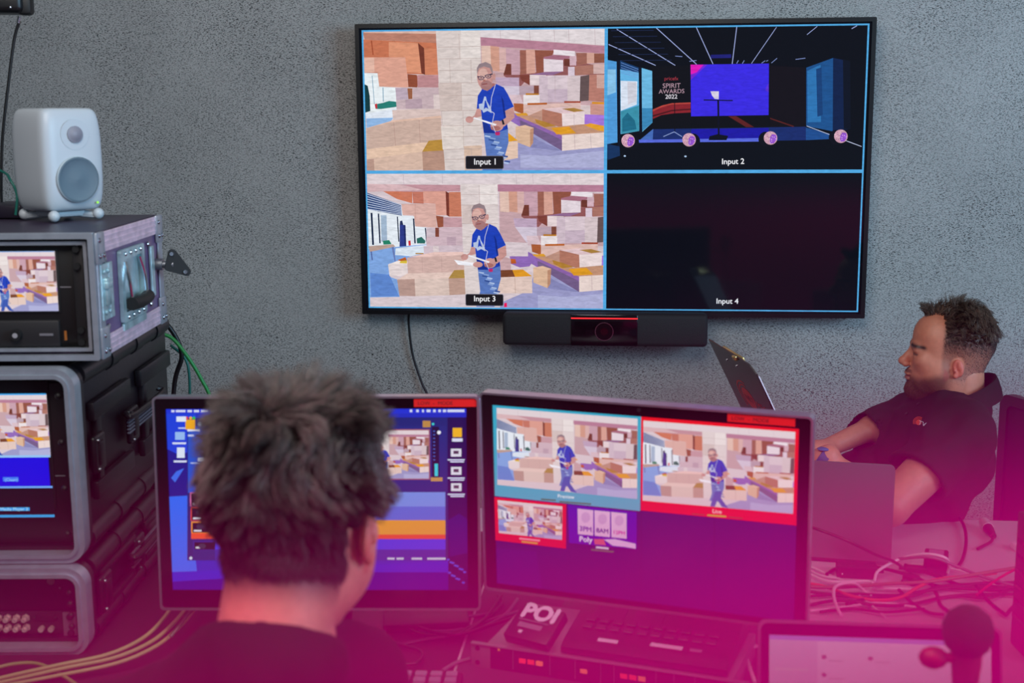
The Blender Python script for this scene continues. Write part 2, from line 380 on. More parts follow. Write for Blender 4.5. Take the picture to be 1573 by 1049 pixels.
for c,P in (((192,132,112),[(40,80),(487,80),(490,155),(52,133)]),((228,190,176),[(40,70),(487,70),(487,100),(50,94)]),((206,120,86),[(40,133),(490,155),(500,345),(40,330)]),((170,84,54),[(90,140),(98,140),(108,225),(100,225)]),
 ((228,154,120),[(200,148),(378,155),(398,335),(310,330),(300,240),(200,238)]),((120,58,42),[(378,155),(415,185),(420,345),(398,335)]),((215,134,100),[(415,185),(492,190),(500,345),(420,345)]),
 ((228,168,148),[(40,240),(300,240),(310,330),(318,420),(140,414),(130,330),(40,330)]),((236,190,172),[(50,242),(110,242),(112,328),(50,328)]),((150,78,52),[(312,340),(370,345),(378,385),(372,420),(318,418)]),((196,142,146),[(372,346),(500,346),(503,420),(374,420)]),
 ((240,248,252),[(40,335),(130,335),(140,414),(240,422),(245,560),(40,580)]),((150,180,200),[(95,350),(100,350),(112,520),(108,520)]),((150,180,200),[(160,420),(166,420),(168,505),(162,505)]),((14,60,66),[(50,400),(70,410),(82,470),(85,560),(55,570)]),
 ((40,130,120),[(115,520),(160,512),(200,500),(243,505),(245,535),(150,548),(118,548)]),((200,50,60),[(112,520),(126,515),(128,545),(116,545)]),((232,240,252),[(55,575),(245,548),(225,610),(60,605)]),((150,190,236),[(60,604),(225,600),(210,620),(62,662)]),
 ((196,176,192),[(238,422),(312,422),(318,490),(245,495)]),((160,100,70),[(312,425),(342,425),(342,488),(318,490)]),((206,182,188),[(342,422),(503,420),(508,545),(245,548),(245,495),(345,490)]),((190,164,176),[(345,490),(400,488),(402,544),(300,546),(300,493)]),((226,208,206),[(470,462),(505,462),(508,545),(472,545)]),
 ((224,200,194),[(218,555),(350,550),(512,548),(515,592),(225,622)]),((234,196,176),[(60,662),(225,616),(515,588),(520,606),(300,628)]),((210,180,166),[(60,662),(225,626),(515,600),(525,735),(62,788)]),((196,162,150),[(225,626),(229,626),(240,768),(236,768)]),((196,162,150),[(380,612),(384,612),(390,748),(386,748)]),
 ((236,202,178),[(62,788),(525,735),(400,805),(100,847),(62,847)]),((222,190,172),[(62,847),(400,803),(405,908),(62,930)]),((190,154,140),[(62,850),(105,846),(108,915),(62,920)]),((190,150,132),[(400,803),(530,795),(545,930),(405,920)]),((190,144,62),[(400,803),(440,738),(527,730),(530,796)]),
 ((226,213,209),[(487,70),(757,70),(765,930),(540,930)]),((214,196,190),[(500,395),(640,395),(645,560),(512,560)]),((236,226,222),[(640,80),(757,80),(760,250),(640,255)]),((232,220,214),[(515,650),(655,650),(660,780),(525,790)]),((222,192,172),[(655,770),(765,765),(765,930),(660,930)])): p(c,P)
for y in (180,250,320,395,470,560,650,715,790,850): PA.line((190,168,162),(492+(y-90)*.06,y),(760,y-4),2.5,fA)
for x,y0,y1 in ((628,100,250),(570,255,395),(700,255,395),(640,395,560),(520,560,640),(650,560,780),(700,780,900)): PA.line((196,176,170),(x,y0),(x+4,y1),2.5,fA)
for c,P in RIGHT: p(c,P)
for a,b in (((880,80),(884,128)),((1060,78),(1064,140)),((1210,76),(1214,150)),((1300,75),(1302,158)),((1460,72),(1462,168)),((1215,352),(1215,508)),((1330,578),(1330,654)),((1430,700),(1434,784))): PA.line((198,176,182),a,b,2.5,fA)
p((236,204,184),[(880,740),(925,745),(985,742),(985,842),(890,858),(880,830)]); p((236,166,34),[(925,690),(985,738),(925,745)])
man(PA,fA); lbl(PA,664,828,898,908,'Input 1',fA)
PB=Pic(16/9.); fB=homog([(65,50),(1508,50),(1503,855),(78,855)])
p=lambda c,P: PB.poly(c,P,fB)
PB.rect((224,208,214),-.1,-.1,1.1,1.1)
for c,P in (((230,216,220),[(50,40),(1600,40),(1600,118),(50,114)]),((200,150,160),[(80,112),(640,118),(640,157),(160,157)]),((222,186,190),[(60,110),(280,116),(420,150),(165,156),(68,160)]),((212,124,94),[(165,155),(345,158),(345,228),(250,202)]),((202,122,102),[(345,158),(412,158),(415,230),(350,228)]),
 ((226,164,148),[(412,155),(550,155),(555,300),(490,300),(488,230),(415,228)]),((122,56,42),[(550,155),(570,165),(572,308),(555,300)]),((206,126,98),[(570,160),(642,160),(647,308),(572,308)]),
 ((226,182,172),[(275,232),(488,230),(495,374),(360,367),(350,300),(285,300)]),((214,166,156),[(360,232),(364,232),(366,364),(362,364)]),((156,86,62),[(490,302),(535,308),(535,370),(500,374)]),((204,160,168),[(535,312),(648,312),(650,372),(535,372)]),
 ((236,244,252),[(50,160),(275,235),(285,300),(355,306),(362,368),(430,374),(432,480),(50,520)]),((44,70,124),[(60,162),(275,236),(280,302),(60,264)])): p(c,P)
for i in range(7): PB.line((214,226,250),(64,172+i*15),(280,240+i*9),4,fB)
for x,y0,y1,w in ((92,286,480,12),(135,290,470,9),(252,308,460,7),(352,320,470,9),(424,376,462,7)): PB.line((26,40,70),(x,y0),(x+8,y1),w,fB)
for c,P in (((168,190,214),[(150,300),(185,300),(188,460),(152,460)]),((48,62,142),[(266,358),(300,358),(305,488),(264,492)]),((36,48,110),[(290,358),(302,360),(306,488),(294,490)]),((40,50,90),[(268,335),(282,332),(288,358),(266,358)]),
 ((40,140,110),[(160,455),(200,450),(215,475),(165,478)]),((40,110,100),[(370,440),(400,430),(425,455),(420,470),(372,470)]),((210,50,60),[(318,455),(332,452),(334,482),(320,484)]),
 ((132,172,232),[(50,508),(432,475),(415,540),(310,590),(200,592),(200,672),(250,690),(262,795),(50,800)]),((226,238,250),[(240,500),(432,478),(418,530),(330,548),(236,540)]),((98,140,214),[(80,650),(200,660),(258,790),(85,795)]),
 ((192,164,152),[(70,488),(225,476),(238,490),(80,522)]),((90,110,170),[(84,520),(92,519),(98,572),(90,572)]),((110,130,190),[(215,494),(228,490),(240,578),(232,582)]),
 ((236,222,222),[(192,598),(310,590),(312,665),(200,668)]),((246,234,230),[(192,598),(262,572),(312,572),(312,592)]),((198,100,40),[(250,572),(300,553),(308,573),(270,577)]),((226,196,70),[(262,590),(270,577),(310,572),(308,592)]),
 ((214,196,206),[(430,376),(485,375),(487,432),(430,432)]),((134,72,56),[(485,375),(508,375),(508,430),(485,430)]),((213,186,196),[(508,374),(650,374),(652,482),(430,484),(430,432),(508,430)]),((196,168,182),[(556,430),(612,430),(612,480),(556,480)]),
 ((216,196,206),[(412,486),(652,482),(656,524),(415,542)]),((230,214,216),[(470,486),(505,486),(508,534),(474,536)]),((188,132,52),[(362,528),(412,528),(412,535),(362,535)]),((240,204,196),[(318,552),(480,522),(656,520),(660,546),(500,556)]),
 ((216,182,174),[(310,556),(660,540),(664,642),(315,655)]),((200,166,160),[(400,552),(403,552),(406,648),(403,648)]),((200,166,160),[(520,548),(523,548),(526,646),(523,646)]),
 ((236,208,198),[(247,692),(310,652),(664,640),(565,682)]),((190,156,146),[(247,690),(355,685),(360,790),(260,788)]),((226,202,192),[(355,685),(565,680),(570,782),(360,790)]),((196,160,146),[(565,678),(664,678),(668,776),(570,782)]),((180,142,72),[(565,680),(600,630),(660,628),(664,678)]),
 ((230,217,216),[(640,112),(868,112),(880,770),(668,776)]),((218,200,196),[(650,240),(760,240),(762,350),(652,350)]),((240,230,228),[(760,118),(866,118),(868,235),(762,238)])): p(c,P)
for y in (175,238,350,430,520): PB.line((196,176,174),(645,y),(870,y),2.5,fB)
for x,y0,y1 in ((755,118,238),(700,238,350),(810,350,430)): PB.line((200,182,180),(x,y0),(x+3,y1),2.5,fB)
for a,b in (((290,55),(294,112)),((530,55),(532,112)),((980,55),(984,114)),((1080,55),(1085,114)),((1310,55),(1312,114))): PB.line((204,186,196),a,b,2.5,fB)
sh=lambda q:(q[0]+108-(q[0]-1100)*.02,q[1]-43)
for c,P in RIGHT[2:]: p(c,[sh(q) for q in P])
p((188,130,154),[(868,115),(1600,120),(1600,160),(870,157)])
p((150,110,190),[(940,545),(1100,545),(1060,605),(1000,612),(945,590)])
for c,P in (((206,170,174),[(872,535),(945,560),(948,636),(874,640)]),((230,160,30),[(872,490),(918,515),(880,522)]),((198,96,40),[(945,560),(975,562),(980,588),(948,590)]),((124,70,42),[(872,630),(958,626),(972,668),(875,672)]),((234,160,36),[(955,627),(1020,624),(1075,664),(972,669)]),((232,206,196),[(860,672),(1075,667),(1076,766),(810,770)]),((206,176,164),[(968,670),(972,670),(976,768),(972,768)])): p(c,P)
fM=lambda q: fB((755+(q[0]-788)*.93,300+(q[1]-345)*.94))
PBn=Pic(16/9.); PBn.L=list(PB.L)
man(PB,fM); PB.poly((248,248,255),[(600,568),(625,598),(740,604),(745,590)],fB); PB.ell((206,152,146),745,596,30,17,fB); p((240,20,90),[(905,828),(921,824),(922,850),(904,852)])
man(PBn,lambda q: fB((745+(q[0]-788)*.84,330+(q[1]-345)*.80))); PBn.poly((60,90,180),[(775,700),(840,690),(835,760),(905,852),(845,846),(800,780),(780,850),(735,850)],fB); PBn.poly((248,248,255),[(620,585),(640,612),(735,618),(740,600)],fB)
lbl(PB,668,773,901,845,'Input 3',fB)
PC=Pic(16/9.); fC=homog([(42,68),(1500,52),(1462,868),(32,872)]); p=lambda c,P: PC.poly(c,P,fC)
PC.rect((3,4,13),-.1,-.1,1.1,1.1)
for c,P in (((82,160,226),[(30,245),(90,256),(92,715),(30,725)]),((140,200,240),[(30,300),(85,300),(85,430),(30,450)]),((104,186,236),[(110,250),(215,290),(215,650),(110,668)]),((18,60,110),[(110,250),(215,290),(215,318),(110,300)]),((226,236,252),[(112,365),(206,368),(202,500),(112,535)]),((214,214,226),[(150,372),(200,372),(200,480),(152,500)]),((60,150,176),[(112,538),(214,505),(214,650),(112,666)]),((30,110,140),[(120,580),(150,545),(190,590),(200,640),(120,655)]),
 ((112,192,236),[(230,292),(292,310),(292,600),(232,655)]),((60,140,190),[(232,520),(292,520),(292,600),(232,650)]),((6,14,34),[(214,285),(231,290),(231,660),(216,665)]),((6,14,34),[(92,246),(110,250),(110,735),(94,738)]),
 ((24,44,110),[(200,716),(294,640),(1150,626),(1150,702),(215,718)]),((70,110,190),[(200,716),(294,638),(290,712)]),((28,20,170),[(507,640),(942,632),(942,705),(507,712)]),((92,110,230),[(210,700),(900,690),(900,710),(210,716)]),
 ((9,7,13),[(290,282),(506,278),(506,635),(290,637)]),((142,34,42),[(292,528),(345,505),(400,492),(505,488),(505,545),(410,550),(340,560),(292,582)]),((190,70,60),[(292,528),(345,505),(400,492),(505,488),(505,496),(400,500),(345,514),(292,540)]),((80,16,22),[(292,560),(400,530),(505,522),(505,530),(400,538),(292,570)]),
 ((7,6,12),[(507,560),(942,560),(942,630),(507,636)]),((96,30,30),[(715,566),(760,566),(860,628),(815,628)]),((60,42,236),[(506,274),(946,268),(942,560),(507,567)]),((232,20,190),[(506,274),(580,274),(545,315),(507,330)]),((120,40,220),[(507,330),(545,315),(600,274),(580,274),(545,312),(507,360)]),((90,50,226),[(930,400),(944,380),(943,430),(925,420)]),
 ((16,8,16),[(950,280),(1150,292),(1150,625),(950,628)]),((90,30,26),[(950,575),(1085,622),(1080,628),(950,582)]),
 ((28,84,146),[(1155,292),(1305,237),(1300,652),(1152,622)]),((46,120,186),[(1160,310),(1235,275),(1235,600),(1160,600)]),((22,66,124),[(1210,300),(1240,290),(1245,560),(1215,570)]),((12,32,74),[(1305,237),(1392,255),(1390,640),(1300,652)]),((6,12,30),[(1360,245),(1400,255),(1400,640),(1362,640)]),
 ((30,80,150),[(1150,630),(1290,668),(1280,696),(1150,702)]),((18,50,96),[(30,722),(104,738),(106,790),(36,815)]),((3,5,14),[(105,722),(1462,702),(1462,872),(36,872),(36,815),(106,795)])): p(c,P)
for a,b,w in (((92,72),(420,278),4),((315,65),(540,272),4),((540,62),(632,270),4),((767,60),(740,270),4),((990,62),(848,268),3),((1218,58),(1160,105),3),((1440,55),(1410,72),4),((45,158),(310,278),4)): PC.line((176,190,246),a,b,w,fC)
for k in range(6): PC.line((30,44,84),(60+k*10,80+k*34),(300+k*20,78+k*34),3,fC)
for k in range(5): PC.line((120,160,230),(115,262+k*14),(212,300+k*12),2.5,fC)
for a,b in (((930,255),(942,250)),((765,268),(775,250)),((797,268),(808,250)),((905,266),(925,252)),((960,265),(992,238)),((500,255),(540,250)),((1095,245),(1150,238)),((420,225),(460,228))): PC.line((150,170,236),a,b,3,fC)
p((30,30,120),[(620,218),(735,215),(735,236),(620,238)])
PC.line((190,200,230),(1155,622),(1460,738),4,fC)
PC.line((6,6,20),(578,474),(742,478),6,fC); PC.line((8,8,30),(660,478),(662,690),10,fC); p((6,8,24),[(610,680),(655,668),(715,678),(705,702),(605,702)])
p((222,216,238),[(617,425),(664,425),(663,470),(640,468),(625,448)]); PC.line((10,8,14),(415,488),(415,655),4,fC)
for b in ((350,682),(455,682)): PC.line((150,170,220),(412,655),b,4,fC)
PC.text((176,56,70),'pricefx',(357,362),(437,362),fC); PC.text((196,160,176),'SPIRIT',(347,407),(449,405),fC); PC.text((196,160,176),'AWARDS',(326,438),(470,435),fC); PC.text((240,236,246),'2022',(362,467),(430,466),fC,bold=.01)
for x,y in ((152,705),(495,700),(952,690),(1345,680)):
    PC.ell((8,8,20),x+(22 if x<900 else -28),y+8,40,44,fC); PC.ell((216,168,186),x,y,38,38,fC); PC.poly((156,84,220),[(x+8,y-22),(x+30,y-18),(x+34,y+6),(x+20,y+28),(x-4,y+32),(x-4,y-2)],fC)
    for k in range(26):
        a=k*2.4; r=6+k*1.15; PC.ell((250,220,236) if k%2 else (150,100,150),x+r*math.cos(a),y+r*math.sin(a),2.6,2.6,fC,n=6)
for x,y in ((133,792),(474,794)): PC.ell((190,220,255),x,y,7,5,fC,n=8)
PC.text((250,250,255),'Input 2',(676,838),(803,836),fC,bold=.014)
PD=Pic(16/9.); PD.rect((1,2,11),0,0,1,1); PD.text((246,248,255),'Input 4',(.443,.955),(.532,.955),None,bold=.014)

# ------------------------------------------------------------------ room
WY = 3.789
def plaster():
    m=bpy.data.materials.new('roughcast_plaster'); m.use_nodes=True; nt=m.node_tree; b=nt.nodes['Principled BSDF']; N=nt.nodes.new; Lk=nt.links.new
    tc=N('ShaderNodeTexCoord')
    def noise(scale,detail,mapping=None,rough=.5,dist=0):
        n=N('ShaderNodeTexNoise'); n.inputs['Scale'].default_value=scale; n.inputs['Detail'].default_value=detail; n.inputs['Roughness'].default_value=rough; n.inputs['Distortion'].default_value=dist
        if mapping:
            mp=N('ShaderNodeMapping'); mp.inputs['Rotation'].default_value=mapping[0]; mp.inputs['Scale'].default_value=mapping[1]; Lk(tc.outputs['Object'],mp.inputs[0]); Lk(mp.outputs[0],n.inputs['Vector'])
        else: Lk(tc.outputs['Object'],n.inputs['Vector'])
        return n.outputs['Fac']
    def mr(x,a,b_,c,d):
        q=N('ShaderNodeMapRange'); Lk(x,q.inputs[0])
        for i,v in enumerate((a,b_,c,d)): q.inputs[i+1].default_value=v
        return q.outputs[0]
    def mul(a,b_,op='MULTIPLY'):
        q=N('ShaderNodeMath'); q.operation=op; Lk(a,q.inputs[0]); Lk(b_,q.inputs[1]); return q.outputs[0]
    s1=mr(noise(1.0,2,((0,.7,0),(170,170,420)),.5,.5),.58,.63,0,1)
    s2=mr(noise(1.0,2,((0,-.4,0),(190,190,460)),.5,.5),.60,.65,0,1)
    s=mul(s1,s2,'MAXIMUM')
    mask=mr(noise(4,3),.35,.6,.45,1); s=mul(s,mask)
    big=mr(noise(1.6,5,None,.6),.3,.7,.86,1.12); fine=mr(noise(260,3),.3,.7,.88,1.1)
    tone=mul(big,fine)
    vm=N('ShaderNodeVectorMath'); vm.operation='SCALE'; vm.inputs[0].default_value=rgb(158,156,154)[:3]; Lk(tone,vm.inputs['Scale'])
    mx=N('ShaderNodeMix'); mx.data_type='RGBA'; Lk(s,mx.inputs[0]); Lk(vm.outputs[0],mx.inputs[6]); mx.inputs[7].default_value=rgb(58,56,56); Lk(mx.outputs[2],b.inputs['Base Color'])
    h=mul(mr(s,0,1,1,0),mr(noise(60,4),0,1,.0,.5),'ADD')
    bp=N('ShaderNodeBump'); bp.inputs['Strength'].default_value=.6; bp.inputs['Distance'].default_value=.004; Lk(h,bp.inputs['Height']); Lk(bp.outputs[0],b.inputs['Normal'])
    b.inputs['Roughness'].default_value=.9; b.inputs['Specular IOR Level'].default_value=.2
    return m
tag(MB().box((0.6,WY+.06,1.5),(5.6,.12,3.0)).build('wall_back',plaster(),None,0),kind='structure')
tag(MB().box((0.6,1.2,-.05),(5.6,5.4,.1)).build('floor',mat('grey_carpet',(70,70,76),.95,noise=(80,.2)),None,0),kind='structure')
tag(MB().box((0.6,WY-.008,.05),(5.4,.016,.1),.004).build('baseboard_back',mat('grey_paint',(120,120,122),.6),None,0),kind='structure')

# ------------------------------------------------------------------ wall screen
TVW,TVH = 1.449,.832; TX,TZ,TY = -.8241,1.1195,3.719
tv = thing('wall_television','large black wall-mounted television split into four video inputs','television',(TX+TVW/2,WY,TZ))
b=MB().frame(TVW,TVH,.012,0,.016,.004,Matrix.Translation((0,TY-WY+.012,TVH/2))@RX90,.001); b.build('bezel',mat('tv_bezel',(9,10,14),.3),tv)
b=MB().box((0,TY-WY+.012+.012,TVH/2),(TVW-.006,.022,TVH-.006),.003).box((0,-.02,TVH*.4),(TVW*.7,.04,TVH*.55),.006); b.build('back_shell',BLK,tv)
TS=screen_mat('tv_picture',.06,.88,.14); TS.node_tree.nodes['Principled BSDF'].inputs['Specular IOR Level'].default_value=.3
PT=Pic(16/9.); PT.rect((66,156,224),0,0,1,1)
TL=[at(552,40,Y=TY),at(1342,33,Y=TY),at(1325,480,Y=TY),at(559,473,Y=TY)]
SW=TVW-.024; SH=TVH-.024
def tvuv(px,py):
    q=at(px,py,Y=TY+.004); return ((q.x-TX-.012)/SW,(TZ+TVH-.012-q.z)/SH)
def paste(dst,src,q): dst.sub(src,quadmap(q))
PT.L=[]; PT.rect((2,4,14),0,0,1,1)
b0=.0055; PT.rect((84,176,236),.004,.006,.996,.994)
mx_,my_=.4915,.502
bw=.0032; bh=bw*16/9
U0,V0,U1,V1=.0075,.0115,.9925,.9885
paste(PT,PA,[(U0,V0),(mx_-bw,V0),(mx_-bw,my_-bh),(U0,my_-bh)])
paste(PT,PC,[(mx_+bw,V0),(U1,V0),(U1,my_-bh),(mx_+bw,my_-bh)])
paste(PT,PB,[(U0,my_+bh),(mx_-bw,my_+bh),(mx_-bw,V1),(U0,V1)])
paste(PT,PD,[(mx_+bw,my_+bh),(U1,my_+bh),(U1,V1),(mx_+bw,V1)])
o=PT.mesh('screen',TS,SW,SH,tv,7e-6); o.location=(-SW/2,TY-WY+.006,TVH-.012)
tag(o,'glossy screen showing four video inputs')
MB().box((0,TY-WY-.004,.006),(.05,.002,.004),.0005).build('maker_badge',DGREY,tv)

# video bar under it
vb0=at(771,484,Y=3.66); vb1=at(1087,533,Y=3.66); vx=(vb0.x+vb1.x)/2; vw=vb1.x-vb0.x; vh=.094
vb=thing('video_bar','long black video conference bar with round lens below the television','video bar',(vx,WY,vb1.z-.004))
MB().box((0,-.075,vh/2),(vw,.085,vh),.012,3).box((0,-.018,vh*.6),(.2,.036,.06)).build('housing',mat('bar_fabric',(7,9,14),.75,bump=(600,.5)),vb)
MB().box((0,-.1175,vh/2),(.19,.006,vh-.004),.002).build('camera_panel',BLKG,vb)
MB().box((0,-.1212,vh-.012),(.19,.002,.0035)).build('status_light',mat('red_light',(255,40,40),.5,emit=(235,30,40),estr=1.0),vb)
lens=MB().cyl((0,-.12,.045),(0,-.127,.045),.026,.0245).build('camera_lens',BLKG,vb)
MB().lathe([(.0245,0),(.0265,0),(.0265,.002),(.0245,.002),(.0245,0)],Matrix.Translation((0,-.126,.045))@RX90).build('lens_ring',CHROME,lens)
MB().lathe([(.0,.0),(.006,.0003),(.011,.0)],Matrix.Translation((0,-.1275,.045))@RX90).build('lens_glass',mat('lens_glass',(40,6,12),.1),lens)
vb.children[-1]

def cable(name,pts,r,m,label,cat='cable',group=None,n=8,seg=8):
    o=MB().tube(pts,r,seg,n=n).build(name,m,None,60)
    return tag(o,label,cat,group)
CB=mat('black_cable',(10,10,12),.45); CW=mat('white_cable',(220,216,222),.4); CG=mat('green_cable',(34,128,62),.45); CT=mat('teal_cable',(16,96,86),.45)
CY=mat('beige_green_cable',(150,150,84),.45); CO=mat('orange_cable',(240,92,30),.4); CR=mat('red_cable',(220,16,50),.4); COL_=mat('olive_cable',(128,104,70),.45); CGY=mat('grey_cable',(110,104,116),.45)
cable('power_cable',[at(628,480,Y=3.76),at(628,500,Y=3.77),at(634,545,Y=3.775),at(648,588,Y=3.775),at(658,615,Y=3.775),at(665,700,Y=3.775)],.0035,CB,'thin black cable hanging down the wall from the television')

# ------------------------------------------------------------------ desk
DT=.75
dk=thing('desk','long white desk carrying monitors, laptops, racks and cables','desk',(0,2.3,0))
DX0,DX1,DY0,DY1=-1.95,1.75,1.40,3.03
MB().box(((DX0+DX1)/2,(DY0+DY1)/2-2.3,DT-.0125),(DX1-DX0,DY1-DY0,.025),.004).build('desktop',DESKM,dk)
for x in (DX0+.08,0.0,DX1-.08):
    for y in (DY0+.08,DY1-.08):
        MB().box((x,y-2.3,(DT-.025)/2),(.05,.05,DT-.025),.004).build('leg',DGREY,dk)
MB().box(((DX0+DX1)/2,DY1-.09-2.3,DT-.075),(DX1-DX0-.2,.03,.08),.003).build('rail',DGREY,dk)

MAT_=mat('mat_black',(12,10,13),.8,bump=(300,.3))
tag(MB().box((-1.05,2.14,DT+.0015),(1.46,1.40,.003),.001).build('desk_mat',MAT_,None,0),'large black mat under the rack cases and the left end of the desk','desk mat')
tag(MB().box((-.02,2.015,DT+.0015),(.59,1.23,.003),.001).build('desk_mat',mat('mat_grey',(62,52,66),.75,bump=(300,.3)),None,0),'dark grey mat lying under the rack device and the right monitor','desk mat')

# ------------------------------------------------------------------ desk monitors
SM=screen_mat('monitor_picture',.22,.92)
def monitor(name,label,TLp,yaw,tilt,w,h,pic,chin,bz,tx0,tx1,boff):
    """TLp: top left of the picture"""
    yaw=math.radians(yaw); t=math.radians(tilt)
    e1=Vector((math.cos(yaw),math.sin(yaw),0)); n=Vector((math.sin(yaw),-math.cos(yaw),0)); 
    zz=Vector((0,0,1))*math.cos(t)-n*math.sin(t); ny=e1.cross(zz)*-1   # back direction = z x e1
    back=zz.cross(e1)
    c=Vector(TLp)+e1*w/2-zz*h   # bottom centre of the picture
    base=Vector((c.x,c.y,DT))+(-n)*boff
    root=thing(name,label,'monitor',base,yaw)
    inv=root.matrix_basis.inverted() if False else (Matrix.Translation(base)@Matrix.Rotation(yaw,4,'Z')).inverted()
    P=inv@Matrix(((e1.x,back.x,zz.x,c.x),(e1.y,back.y,zz.y,c.y),(e1.z,back.z,zz.z,c.z),(0,0,0,1)))
    def T(o): o.matrix_local=P; return o
    W,H=w+2*bz,h+bz+chin; cz=(h+bz-chin)/2
    T(MB().frame(W,H,.0035,-.022,.0035,.008,Matrix.Translation((0,0,cz))@RX90,.006).build('rim',ALU,root))
    f=MB().frame(W-.006,H-.006,.001,-.001,.002,.006,Matrix.Translation((0,0,cz))@RX90,.004)
    f=MB()
    for a,bb,c_,d in ((-W/2+.003,-w/2,-chin+.003,h+bz-.003),(w/2,W/2-.003,-chin+.003,h+bz-.003),(-w/2,w/2,h,h+bz-.003),(-w/2,w/2,-chin+.003,0)):
        f.box(((a+bb)/2,.002,(c_+d)/2),(bb-a,.004,d-c_))
    T(f.build('bezel',BLKG,root,0))
    T(MB().box((0,.013,cz),(W-.008,.018,H-.008),.004).box((0,.032,cz),(W*.6,.03,H*.5),.012).build('back_cover',mat('monitor_back',(30,30,34),.5),root))
    s=pic.mesh('screen',SM,w,h,root,8e-6); s.matrix_local=P@Matrix.Translation((-w/2,.004,h))
    tp=T(MB().box(((tx0+tx1)/2-w/2,-.0008,h+bz*.46),(tx1-tx0,.0012,bz*.62)).build('red_tape',REDL,root,0)); 
    x=tx0-w/2
    tt=Pic(1.0); tt.text((90,6,8),'LOW  -  MODE',(0.06,.0),(.62,0)); 
    cvt=MB()
    bz2=bz*.62
    for it in tt.L:
        for g in it[1]:
            vs=[cvt.bm.verts.new((x+(tx1-tx0)*q[0],-.0016,h+bz*.46-bz2*.25-(tx1-tx0)*q[1])) for q in g]
            try: cvt.bm.faces.new(vs)
            except Exception: pass
    oo=cvt.build('tape_writing',mat('dark_ink',(70,4,6),.6),root,0); oo.parent=tp; oo.matrix_local=Matrix.Identity(4)
    wc=T(MB().cyl((0,.0005,h+bz*.5),(0,-.001,h+bz*.5),.0035).build('webcam',mat('webcam_glass',(30,30,34),.2),root))
    MB().box((0,0,(c.z-DT+.2)/2),(.06,.03,(c.z-DT)+.2),.006).box((0,-boff/2+.02,c.z-DT+.17),(.05,boff-.03,.03),.005).build('stand_neck',DGREY,root)
    MB().box((0,.0,.006),(.20,.17,.012),.005).build('stand_base',DGREY,root)
    return root
# left monitor picture (photo pixels)
LQ=[(254,628),(717,628),(718,907),(265,907)]; fL=homog(LQ); PL=Pic(1.6)
def R(c,x0,y0,x1,y1): PL.rect(c,x0,y0,x1,y1,fL)
R((14,44,196),250,620,725,915); R((16,64,222),250,636,300,700); PL.poly((8,22,140),[(255,690),(275,700),(290,694),(292,766),(258,766)],fL); PL.poly((18,108,252),[(258,764),(292,762),(300,862),(302,880),(264,880)],fL); PL.poly((52,110,240),[(262,735),(270,725),(282,720),(268,742)],fL)
PL.poly((24,40,210),[(262,880),(718,862),(718,908),(262,908)],fL); PL.poly((34,14,150),[(262,895),(500,880),(718,880),(718,908),(262,908)],fL)
R((22,50,214),250,627,720,636)
for i,(x,w) in enumerate(((262,5),(269,15),(287,7),(297,8),(308,11),(322,11),(336,12),(351,14))): R((214,222,250),x,630,x+w,633.5)
for x,w in ((630,4),(640,4),(649,3),(656,6),(666,4),(674,4),(681,5),(688,26)): R((214,222,250),x,630,x+w,634)
R((8,10,84),688,642,720,908); PL.poly((20,16,120),[(688,800),(705,790),(720,800),(720,850),(690,856)],fL)
R((12,36,120),287,642,688,862); R((10,84,208),288,655,420,758); R((14,24,84),420,655,585,758); R((16,40,128),585,655,686,757)
R((242,172,20),284,645,299,660)
for x,c in ((286,(240,60,60)),(292,(240,180,30)),(297,(40,200,60))): PL.ell(c,x,642.5,2.3,2.3,fL,10)
for x in (306,319,331,344): PL.ell((170,200,240),x,652,3.2,3.2,fL,8)
R((230,236,255),287,660,306,663); R((200,210,250),288,668,297,671); R((8,20,80),300,668,420,671)
R((230,236,255),303,704,322,709); R((180,196,240),292,711,330,713); R((225,236,255),270,640,285,648); R((200,214,250),273,657,284,659); R((150,190,245),268,664,283,676); R((214,224,250),264,680,285,683); R((222,234,252),271,688,283,704); R((214,224,250),266,708,286,711)
for x0,y0,x1,y1,c in ((291,757,330,779,(214,110,170)),(292,780,330,801,(220,70,60)),(293,802,330,820,(250,150,30)),(293,820,330,829,(246,84,34)),(296,832,330,846,(40,40,150))):
    R(c,x0,y0,x1,y1)
    if y0!=820: R((12,12,36),x0+2,y0+2,x1,y1-1); R((235,235,250),x0+4,y1-5,x0+16,y1-2.5); PL.ell((46,50,80),x0+14,y0+8,6,4,fL,10)
R((12,40,130),296,846,684,862)
for x0,y0,x1,y1,c in ((330,757,684,779,(112,150,236)),(330,779,684,800,(80,112,222)),(330,800,684,822,(238,162,26)),(330,822,684,829,(242,84,30)),(330,829,684,845,(52,64,236)),(330,845,684,862,(42,48,170))): R(c,x0,y0,x1,y1)
R((160,90,110),518,660,661,738); paste(PL,PBn,[fL((520,662)),fL((659,662)),fL((659,736)),fL((520,736))])
R((190,140,70),650,647,662,657); PL.ell((60,220,220),666,652,2,2,fL,8); R((6,12,60),664,656,675,736); R((40,210,230),668,713,673,732); PL.ell((240,240,255),675,665,3,3,fL,8); R((200,150,80),662,734,680,740)
for k in range(9): R((60,90,190),666,662+k*5.5,669,664+k*5.5)
R((244,184,24),696,658,710,672); R((220,226,250),695,674,711,679)
for y in (690,718,743): R((226,226,240),693,y,709,y+12); R((80,60,90),697,y+3,705,y+8); R((214,220,250),688,y+16,714,y+18); R((214,220,250),692,y+19,713,y+21)
for x0,x1 in ((595,606),(609,620),(632,648),(656,684)): R((214,220,246),x0,857,x1,860)
for k in range(14): PL.ell((40,80,240),688+((k*7)%26),860+(k*5)%36,2.6,1.6,fL,6)
PL.ell((220,226,250),293,858,2.5,2.5,fL,8)
